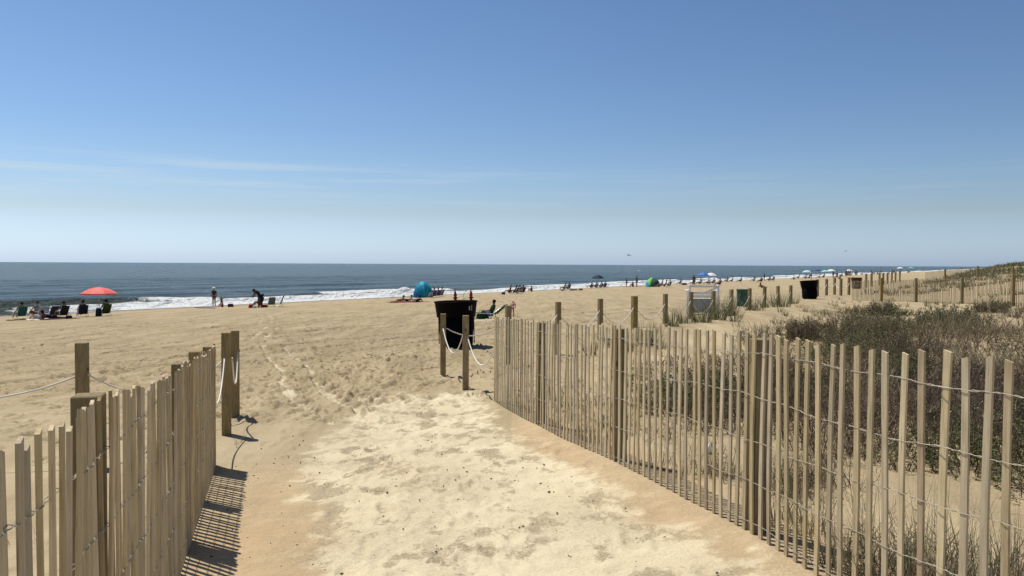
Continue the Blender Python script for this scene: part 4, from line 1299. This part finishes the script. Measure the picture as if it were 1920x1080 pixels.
def towel(loc, rz, size, col, label):
    mb = MB(); nx, ny = 7, 10; V = []
    for j in range(ny + 1):
        for i in range(nx + 1):
            V.append((size[0] * (i / nx - .5), size[1] * (j / ny - .5), .03 + .02 * math.sin(i * 1.7 + j * 2.3)))
    mb.add(V, [(j * (nx + 1) + i, j * (nx + 1) + i + 1, (j + 1) * (nx + 1) + i + 1, (j + 1) * (nx + 1) + i) for j in range(ny) for i in range(nx)])
    o = mb.obj('beach_towel', cmat('towel', col, .9)); o.location = loc; o.rotation_euler = (0, 0, rz)
    md = o.modifiers.new('thick', 'SOLIDIFY'); md.thickness = .015
    return tag(o, label, 'towel')
def bag(loc, rz, size, col, label):
    t = thing('beach_bag', label, 'bag', loc, rz)
    mb = MB(); mb.box((0, 0, size[2] / 2), size, None, .8)
    o = mb.obj('body', cmat('bag_cloth', col), t); bv = o.modifiers.new('b', 'BEVEL'); bv.width = min(size) * .2; bv.segments = 2
    s_ = size[0] * .3
    tubes('handle', [[(-s_, 0, size[2] * .95), (-s_ * .8, 0, size[2] * 1.35), (s_ * .8, 0, size[2] * 1.35), (s_, 0, size[2] * .95)]], .012, cmat('bag_cloth', col), t)
    return t

TOSEA = math.atan2(TY, TX)       # rotation about z that turns +y towards the sea
# group round the coral umbrella
def D(u, d): return P(u, d)
umbrella(D(185, 52.5), 'coral pink umbrella open over the chairs at the far left of the beach', 1.12, 1.92, [(.88, .20, .18), (.78, .15, .13)], rise=.40)
def seated(u, d, turn, clab, ccol, plab, **kw):
    b = D(u, d); rz = TOSEA + turn
    chair(b, rz, clab, ccol)
    person(b, rz, 'sit', plab, **kw)
seated(37, 51.5, 0, 'teal green beach chair at the left edge of the umbrella group', (.02, .10, .09), 'person in dark top in the teal chair at the far left', skin=1, top=(.03, .03, .04), hair=0)
chair(D(70, 52), TOSEA + .5, 'blue-grey beach chair beside the teal one', (.12, .15, .20))
chair(D(79, 50.8), TOSEA - .2, 'pale grey beach chair with a white bag against its back', (.30, .33, .38))
bag(D(86, 50.2), .2, (.38, .18, .36), (.75, .78, .85), 'white bag leaning on the pale grey chair')
person(D(66, 53.5), TOSEA, 'sit', 'person in grey behind the blue-grey chair', skin=0, top=(.2, .22, .25), hair=1)
chair(D(95, 51.0), TOSEA + .2, 'dark slate beach chair right of the white bag', (.05, .06, .08))
seated(115, 50.8, .1, 'black beach chair in the middle of the umbrella group', (.015, .015, .02), 'dark-haired person in the black chair left of the umbrella', skin=1, top=(.02, .02, .025), hair=0)
seated(153, 52.5, -.25, 'navy beach chair just left of the coral umbrella', (.02, .022, .045), 'person wearing a dark wide hat in the navy chair', skin=0, top=(.03, .03, .05), hat=(.03, .03, .035))
seated(195, 52.0, 0, 'olive green beach chair under the coral umbrella', (.035, .055, .012), 'person in the olive chair under the coral umbrella', skin=1, top=(.05, .07, .02), hair=0)
bag(D(184, 51.8), 0, (.35, .25, .55), (.02, .03, .02), 'dark upright bag at the foot of the coral umbrella pole')
towel(D(88, 48.6), TOSEA + 1.2, (1.5, 2.2), (.55, .5, .5), 'pale towel in front of the grey chairs')
towel(D(110, 48.0), TOSEA + 1.4, (1.0, 2.0), (.06, .03, .035), 'dark red towel beside the pale towel')
person(D(98, 48.3), TOSEA + 1.35, 'lie', 'person in black lying on the towels left of the umbrella', skin=3, top=(.03, .02, .025), bottom=(.02, .02, .02))
person(D(75, 49.0), TOSEA + 1.7, 'lie', 'person lying at the left end of the towels', skin=0, top=(.5, .5, .5), bottom=(.06, .02, .02), hair=1)
bag(D(128, 48.2), .5, (.4, .25, .2), (.05, .02, .02), 'low dark bag at the right end of the towels')
towel(D(38, 49), TOSEA + 1.5, (.5, 1.5), (.05, .03, .03), 'narrow dark towel below the teal chair')
# second group by the water
person(D(401, 71), TOSEA - .1, 'stand', 'tall woman standing at the water with a pale cap', skin=1, top=(.03, .025, .03), bottom=(.18, .09, .07), hair=2, hat=(.6, .6, .6))
person(D(415, 70), TOSEA + .5, 'walk', 'small child stepping beside the tall woman', skin=0, top=(.05, .09, .12), bottom=(.03, .04, .06), hair=2, sc=.55)
def board(u, d, ln, col, label, rz):
    mb = MB(); n = 12; V = []; 
    for sgn in (0, .05):
        for k in range(n):
            a = 2 * math.pi * k / n
            V.append((.27 * math.copysign(abs(math.cos(a)) ** .6, math.cos(a)), ln / 2 * math.copysign(abs(math.sin(a)) ** .8, math.sin(a)), .03 + sgn + .03 * math.sin(a)))
    mb.add(V, [tuple(reversed(range(n))), tuple(range(n, 2 * n))] + [(k, (k + 1) % n, n + (k + 1) % n, n + k) for k in range(n)])
    o = mb.obj('body_board', cmat('foam_board', col, .4)); o.location = D(u, d); o.rotation_euler = (0, 0, rz); tag(o, label, 'body board', 'body boards by the water')
board(377, 66, 1.15, (.14, .15, .17), 'longer grey body board lying left of the standing woman', 1.5)
board(396, 65, .75, (.28, .26, .33), 'shorter lilac-grey body board lying on the sand', 1.6)
person(D(417, 68.2), TOSEA + 1.0, 'ground', 'child sitting on the sand below the walking child', skin=1, top=(.25, .08, .06), bottom=(.1, .03, .03), sc=.62)
bag(D(432, 67.8), .2, (.5, .3, .28), (.06, .025, .02), 'dark brown bag on the sand right of the children')
person(D(484, 63.5), TOSEA + 1.2, 'bend', 'person in black bending forward beside the folding chairs', skin=3, top=(.012, .012, .016), bottom=(.012, .012, .018), hair=0, sc=1.08)
person(D(488, 64.5), TOSEA + .3, 'sit', 'person in navy sitting right behind the bending person', skin=3, top=(.015, .018, .03), bottom=(.02, .02, .03), hair=0)
bag(D(470, 63), 0, (.35, .3, .28), (.30, .03, .02), 'red bag at the feet of the bending person')
bag(D(495, 63.5), .4, (.6, .3, .22), (.20, .03, .025), 'dark red bag between bending person and chairs')
bag(D(477, 62.2), .4, (.3, .25, .2), (.6, .62, .6), 'small white bag at the feet of the bending person')
chair(D(507, 64.8), TOSEA - .3, 'grey-green beach chair right of the bending person', (.12, .15, .14))
chair(D(523, 65.2), TOSEA + 1.1, 'dark teal beach chair at the right end of the second group', (.015, .05, .06), h=.75)
# turquoise dome umbrella tent
def dome(loc, label, r, h, cols, rz, depth=.75, group=None):
    t = thing('beach_tent', label, 'beach tent', loc, rz, group)
    n = 8
    for k in range(n):
        mb = MB(); V = []
        for j in range(6):
            ph = math.pi * .5 * j / 5
            for i in range(4):
                a = math.pi * (k + i / 3) / n
                # panels run over the top from a hub low at the back
                x = r * math.cos(a) * math.cos(ph * .0 + 0) * math.sin(math.pi * (j + .0) / 5 * .5 + .0)
                z = h * math.sin(a) * math.sin(math.pi * j / 5 * .5)
                y = -depth * r * math.cos(math.pi * .5 * j / 5)
                V.append((x, y + depth * r * .5, z + .0))
        mb.add(V, [(j * 4 + i, j * 4 + i + 1, j * 4 + 5 + i, j * 4 + 4 + i) for j in range(5) for i in range(3)])
        o = mb.obj('panel', cmat('tent_cloth', cols[k % len(cols)], .6), t)
        md = o.modifiers.new('thick', 'SOLIDIFY'); md.thickness = .012
    for k in range(0, n + 1):
        a = math.pi * k / n
        pts = [(1.005 * r * math.cos(a) * math.sin(math.pi * .5 * j / 5), -depth * r * math.cos(math.pi * .5 * j / 5) * 1.01 + depth * r * .5, 1.005 * h * math.sin(a) * math.sin(math.pi * .5 * j / 5)) for j in range(6)]
        tubes('rib', [pts], .012, cmat('tent_rib', tuple(c * .6 for c in cols[0])), t, 5)
    return t
T1 = D(795, 87)
dome(T1, 'turquoise and blue dome shelter at the water edge', 1.10, 1.72, [(.02, .34, .34), (.02, .28, .40), (.03, .42, .36), (.02, .22, .45), (.03, .42, .50), (.02, .25, .42), (.02, .18, .36), (.01, .12, .30)], TOSEA * .3, .9)
for i, (u, d, cc, lb) in enumerate([(812, 86, (.08, .06, .16), 'violet'), (819, 87, (.05, .05, .10), 'navy'), (826, 88, (.12, .08, .10), 'plum')]):
    seated(u, d, .2 * (i - 1), '%s beach chair right of the turquoise shelter' % lb, cc, 'person in the %s chair beside the turquoise shelter' % lb, skin=i, top=(.06 + .03 * i, .05, .12 - .03 * i), hair=i % 2)
# sunbathers
towel(D(765, 66.5), TOSEA + 1.4, (2.0, 3.2), (.22, .08, .07), 'dark red blanket under the sunbathers left of the bin')
for i, (u, d, turn, lb, c) in enumerate([(748, 66.8, 1.5, 'leftmost of the sunbathers on the dark red blanket', (.12, .03, .03)), (762, 67.2, 1.35, 'middle sunbather on the dark red blanket', (.5, .5, .5)), (780, 66.2, 1.6, 'rightmost sunbather on the dark red blanket', (.03, .02, .03))]):
    person(D(u, d), TOSEA + turn + math.pi, 'lie', lb, skin=[1, 0, 1][i], top=None if i == 0 else c, bottom=(.03, .02, .03), hair=i % 2)
# loungers by the fence end
def lounger(loc, rz, label, col, col2):
    t = thing('sun_lounger', label, 'lounger', loc, rz, 'loungers near the right fence')
    mb = MB(); mb.box((0, .35, .24), (.55, 1.2, .03)); mb.obj('seat', cmat('lounger_cloth', col), t)
    mb = MB(); mb.box((0, -.46, .42), (.55, .62, .03), Matrix.Rotation(R(-40), 3, 'X')); mb.obj('backrest', cmat('lounger_cloth', col2), t)
    for s_ in (-1, 1):
        tubes('side_frame', [[(s_ * .28, -.7, .62), (s_ * .28, -.24, .24), (s_ * .28, .95, .24)], [(s_ * .28, .8, .24), (s_ * .28, .85, 0)], [(s_ * .28, -.1, .24), (s_ * .28, -.15, 0)]], .014, M_alu, t)
    return t
l1 = D(920, 34.6)
lounger(l1, TOSEA + .25, 'green striped lounger right of the black bin', (.03, .09, .03), (.05, .14, .05))
person(l1 + Vector((0, 0, -.02)), TOSEA + .25, 'sit', 'person in blue reclining on the green striped lounger', skin=3, top=(.04, .10, .04), bottom=(.10, .16, .40), hair=0, sc=.78)
bag(D(905, 34.8), .3, (.55, .35, .28), (.03, .09, .04), 'green bag beside the striped lounger')
towel(D(918, 33.0), TOSEA + 1.3, (1.0, 2.6), (.45, .36, .26), 'sand-coloured mat in front of the striped lounger')
person(D(961, 35.5), TOSEA - 1.2, 'bend', 'toddler in pink bending over behind the first rope post', skin=0, top=(.45, .20, .20), bottom=(.40, .22, .22), hair=2, sc=.50)
chair(D(866, 75), TOSEA + .8, 'green and white beach chair seen above the black bin', (.10, .25, .12), h=.6, col2=(.6, .65, .6))
# middle distance groups
def grp(items):
    for it in items: seated(*it[:6], **it[6])
grp([(955, 97, .5, 'maroon low chair at the left of the dark seated group', (.06, .015, .02), 'person reclining at the left of the dark seated group', dict(skin=1, top=(.05, .015, .02))),
     (966, 96, .2, 'black low chair in the dark seated group', (.015, .012, .02), 'person in black in the middle of the dark seated group', dict(skin=3, top=(.02, .015, .02))),
     (972, 97, 0, 'dark purple chair in the dark seated group', (.03, .015, .04), 'person in purple in the dark seated group', dict(skin=1, top=(.04, .02, .05))),
     (979, 95, -.1, 'high-backed maroon chair at the right of the dark seated group', (.07, .015, .015), 'person in maroon at the right of the dark seated group', dict(skin=1, top=(.06, .02, .02))),
     (1058, 117, .3, 'navy chair of the lone couple left of the dark umbrella', (.03, .035, .06), 'person in grey of the lone couple by the water', dict(skin=0, top=(.2, .2, .22))),
     (1065, 116, 0, 'black chair of the lone couple left of the dark umbrella', (.015, .02, .02), 'person in black of the lone couple by the water', dict(skin=1, top=(.02, .03, .04)))])
bag(D(944, 95), 0, (.5, .3, .25), (.04, .02, .02), 'dark bag left of the dark seated group')
person(D(997, 112), TOSEA, 'ground', 'person sitting alone at the foam right of the dark seated group', skin=0, top=(.1, .1, .12), sc=.9)
for u, c in ((1055, (.35, .3, .28)), (1072, (.2, .12, .1)), (1079, (.25, .2, .2)), (1089, (.1, .06, .05))):
    bag(D(u, 108), 0, (.6, .4, .2), c, {1055: 'pale bundle on the sand below the lone couple', 1072: 'brown bundle below the lone couple', 1079: 'greyish bundle second from right below the lone couple', 1089: 'dark bundle at the right below the lone couple'}[u])
umbrella(D(1121, 131), 'dark navy umbrella open among seated people by the water', 1.0, 2.15, [(.015, .03, .06), (.02, .04, .07)], rise=.5)
grp([(1108, 128, .2, 'black chair left of the dark umbrella', (.02, .02, .03), 'person in black left of the dark umbrella', dict(skin=1, top=(.03, .03, .04))),
     (1117, 128, 0, 'grey chair under the dark umbrella', (.05, .06, .08), 'person in blue-grey under the dark umbrella', dict(skin=0, top=(.06, .09, .14))),
     (1126, 127, 0, 'blue chair under the dark umbrella', (.03, .05, .10), 'person with a blue shirt under the dark umbrella', dict(skin=1, top=(.03, .06, .12))),
     (1133, 128, -.2, 'black chair right of the dark umbrella', (.02, .02, .02), 'person in black right of the dark umbrella', dict(skin=1, top=(.02, .02, .03)))])
for i, (u, k_, sc, lb) in enumerate([(1175, 'stand', .85, 'leftmost standing person left of the green tent'), (1187, 'ground', 1.0, 'person sitting between the two standing ones left of the green tent'), (1194, 'stand', 1.05, 'tallest standing person left of the green tent')]):
    person(D(u, 140 - i), TOSEA, k_, lb, skin=1, top=(.03, .04, .05), bottom=(.04, .05, .07), sc=sc)
for u in (1182, 1201): towel(D(u, 134), TOSEA + 1.3, (1.4, 2.2), (.30, .10, .09), 'reddish towel %s the standing people near the green tent' % ('among' if u == 1182 else 'right of'))
T2 = D(1222, 124)
dome(T2, 'lime green and blue pop-up tent with a dark opening', 1.18, 1.45, [(.10, .12, .12), (.05, .08, .07), (.05, .16, .10), (.05, .10, .08), (.14, .50, .08), (.20, .62, .10), (.05, .32, .50), (.10, .35, .55)], -.5, 1.0)
grp([(1240, 118, .3, 'dark red chair right of the green tent', (.14, .03, .03), 'person in red right of the green tent', dict(skin=1, top=(.25, .06, .06))),
     (1247, 111, .4, 'pink chair nearest the camera by the green tent', (.30, .12, .12), 'person in pink nearest the camera by the green tent', dict(skin=1, top=(.28, .10, .10))),
     (1254, 116, 0, 'plaid dark chair at the right of the tent group', (.10, .06, .09), 'person in violet at the right of the tent group', dict(skin=0, top=(.10, .08, .12)))])
grp([(1275, 150, .1, 'black chair alone between tent and blue umbrella', (.02, .02, .02), 'person in black alone between tent and blue umbrella', dict(skin=1, top=(.02, .02, .03)))])
bag(D(1283, 140), 0, (.9, .6, .35), (.08, .03, .03), 'dark bag right of the lone black chair')
umbrella(D(1318, 140), 'blue umbrella left of the white one', 1.08, 2.1, [(.06, .16, .45), (.08, .20, .50)], rise=.5)
umbrella(D(1333, 142), 'white umbrella touching the blue umbrella', 1.0, 2.0, [(.70, .72, .75)], rise=.5)
grp([(1300, 134, .2, 'dark chair left of the blue umbrella', (.05, .05, .08), 'person in plum left of the blue umbrella', dict(skin=1, top=(.08, .05, .09))),
     (1312, 136, 0, 'navy chair under the blue umbrella', (.03, .04, .09), 'person in navy under the blue umbrella', dict(skin=1, top=(.03, .04, .10))),
     (1327, 134, 0, 'grey chair under the white umbrella', (.14, .15, .18), 'person in white under the white umbrella', dict(skin=0, top=(.5, .5, .52))),
     (1337, 135, -.2, 'pale chair right of the white umbrella', (.3, .32, .34), 'person in grey right of the white umbrella', dict(skin=1, top=(.2, .22, .25)))])
person(D(1301, 118), TOSEA + 2, 'walk', 'person in maroon walking left of the umbrellas', skin=1, top=(.16, .03, .03), bottom=(.05, .02, .02))
grp([(1348, 118, .8, 'red-brown chair above the right end of the white stand', (.20, .04, .03), 'person in red above the white stand', dict(skin=1, top=(.22, .05, .04)))])
towel(D(1340, 117), TOSEA + 1, (1, 2), (.25, .12, .10), 'reddish towel beside the red-brown chair')
grp([(1362, 165, 0, 'first dark chair in the line right of the white umbrella', (.03, .03, .04), 'person in black first in the line right of the white umbrella', dict(skin=1, top=(.03, .03, .04))),
     (1372, 163, .3, 'dark chair with a lean in the line right of the umbrellas', (.06, .03, .03), 'person in brown second in the line right of the umbrellas', dict(skin=1, top=(.08, .04, .03))),
     (1388, 160, 0, 'black chair set apart above the green barrel', (.02, .02, .02), 'person in black set apart above the green barrel', dict(skin=3, top=(.02, .02, .03))),
     (1413, 165, 0, 'black chair left of the resting trio', (.02, .02, .03), 'person in navy left of the resting trio', dict(skin=1, top=(.02, .03, .05))),
     (1426, 145, .9, 'brown chair in front of the resting trio', (.10, .04, .03), 'person in rust red in front of the resting trio', dict(skin=1, top=(.20, .06, .04))),
     (1442, 165, 0, 'grey chair of the resting trio', (.06, .08, .10), 'person in teal of the resting trio', dict(skin=1, top=(.03, .06, .08))),
     (1449, 163, -.2, 'dark blue chair of the resting trio', (.03, .05, .09), 'person in blue of the resting trio', dict(skin=1, top=(.03, .05, .09)))])
person(D(1433, 175), TOSEA, 'stand', 'person standing above the resting trio', skin=1, top=(.04, .04, .05))
person(D(1430, 92), TOSEA + 1.4, 'lie', 'person lying face down behind the ninth and tenth posts', skin=1, top=(.16, .03, .03), bottom=(.03, .03, .03))
umbrella(D(1513, 205), 'pale blue umbrella leftmost of the distant ones', 1.25, 2.2, [(.40, .60, .65)], rise=.5)
umbrella(D(1532, 330), 'dark blue umbrella against the sea farthest out', 1.6, 3.0, [(.04, .08, .25)], rise=.6)
umbrella(D(1547, 235), 'pale green umbrella left of the white-green one', 1.25, 2.2, [(.30, .55, .50)], rise=.5)
umbrella(D(1558, 240), 'white-green umbrella in the middle of the distant ones', 1.4, 2.4, [(.60, .72, .62)], rise=.6)
umbrella(D(1592, 300), 'white umbrella rightmost of the clear distant ones', 1.3, 2.4, [(.75, .78, .76)], rise=.6)
umbrella(D(1687, 520), 'faint white umbrella in the crowd near the dune end', 2.0, 3.6, [(.7, .72, .7)], rise=.8)
umbrella(D(1708, 560), 'faint green umbrella at the end of the crowd', 2.2, 3.6, [(.2, .4, .35)], rise=.8)
rr = random.Random(77)
protos = {}
cg = 'people scattered in the distant crowd'
posew = dict(stand='standing', sit='reclining', ground='sitting')
clw = ['black', 'plum', 'dark red', 'dark blue', 'grey', 'pale']
cols_ = [(.03, .03, .04), (.06, .05, .08), (.10, .03, .03), (.03, .06, .10), (.25, .22, .22), (.4, .4, .4)]
cps = [(1489, 185, 'ground'), (1497, 200, 'sit'), (1510, 190, 'sit'), (1517, 192, 'sit'), (1521, 175, 'stand'), (1536, 200, 'sit'), (1544, 205, 'sit'), (1562, 205, 'stand'), (1569, 208, 'sit'), (1575, 170, 'ground')]
for i in range(46):
    u = 1558 + 150 * rr.random() ** .9
    cps.append((u, 215 + (u - 1558) * 1.6 + rr.uniform(-25, 70), rr.choice(['stand', 'sit', 'stand', 'ground'])))
for i, (u, d, k_) in enumerate(cps):
    key = (k_, rr.randrange(len(cols_)))
    loc = D(u, d)
    if key not in protos:
        protos[key] = person(loc, TOSEA + rr.uniform(-.6, .6), k_, 'tiny %s figure in %s clothes in the crowd far along the beach' % (posew[k_], clw[key[1]]), skin=1, top=cols_[key[1]], sc=1.1 if d < 230 else 1.25, group=cg)
    else:
        src = protos[key]; c = src.copy(); COL.objects.link(c); c.location = loc; c.rotation_euler = (0, 0, TOSEA + rr.uniform(-1, 1))
        for ch in src.children:
            q = ch.copy(); COL.objects.link(q); q.parent = c

# gulls
def gull(u, v, d, label, col, sc=1.0, bank=.3):
    r_ = ray(u, v); loc = Vector((r_.x * d, d, r_.z * d))
    t = thing('gull', label, 'bird', loc, .6); t.rotation_euler = (0, bank, .6); t.scale = (sc,) * 3
    m1 = cmat('feathers', col)
    link_mesh('body', with_mat(skin_mesh('gullb', dict(a=(0, -.22, 0), b=(0, -.05, 0), c=(0, .12, .01), d=(0, .22, .03), e=(0, .28, .02)), [('a', 'b'), ('b', 'c'), ('c', 'd'), ('d', 'e')], dict(a=.02, b=.06, c=.06, d=.035, e=.01)), m1), t)
    for s_ in (-1, 1):
        mb = MB(); mb.add([(0, -.07, .02), (0, .08, .02), (s_ * .3, .10, .16), (s_ * .28, -.04, .15), (s_ * .65, -.06, .06), (s_ * .55, -.1, .08)], [(0, 1, 2, 3), (3, 2, 4, 5)])
        o = mb.obj('wing', m1, t); md = o.modifiers.new('t', 'SOLIDIFY'); md.thickness = .015
    return t
gull(1179, 479, 110, 'dark gull flying above the sea over the rope posts', (.06, .06, .07), .9)
gull(1586, 471, 160, 'far gull in the sky over the distant umbrellas', (.20, .20, .22), .9, -.2)
gull(1197, 508, 150, 'white gull low over the sea left of the green tent', (.8, .8, .8), .8)
print('objects', len(bpy.data.objects))
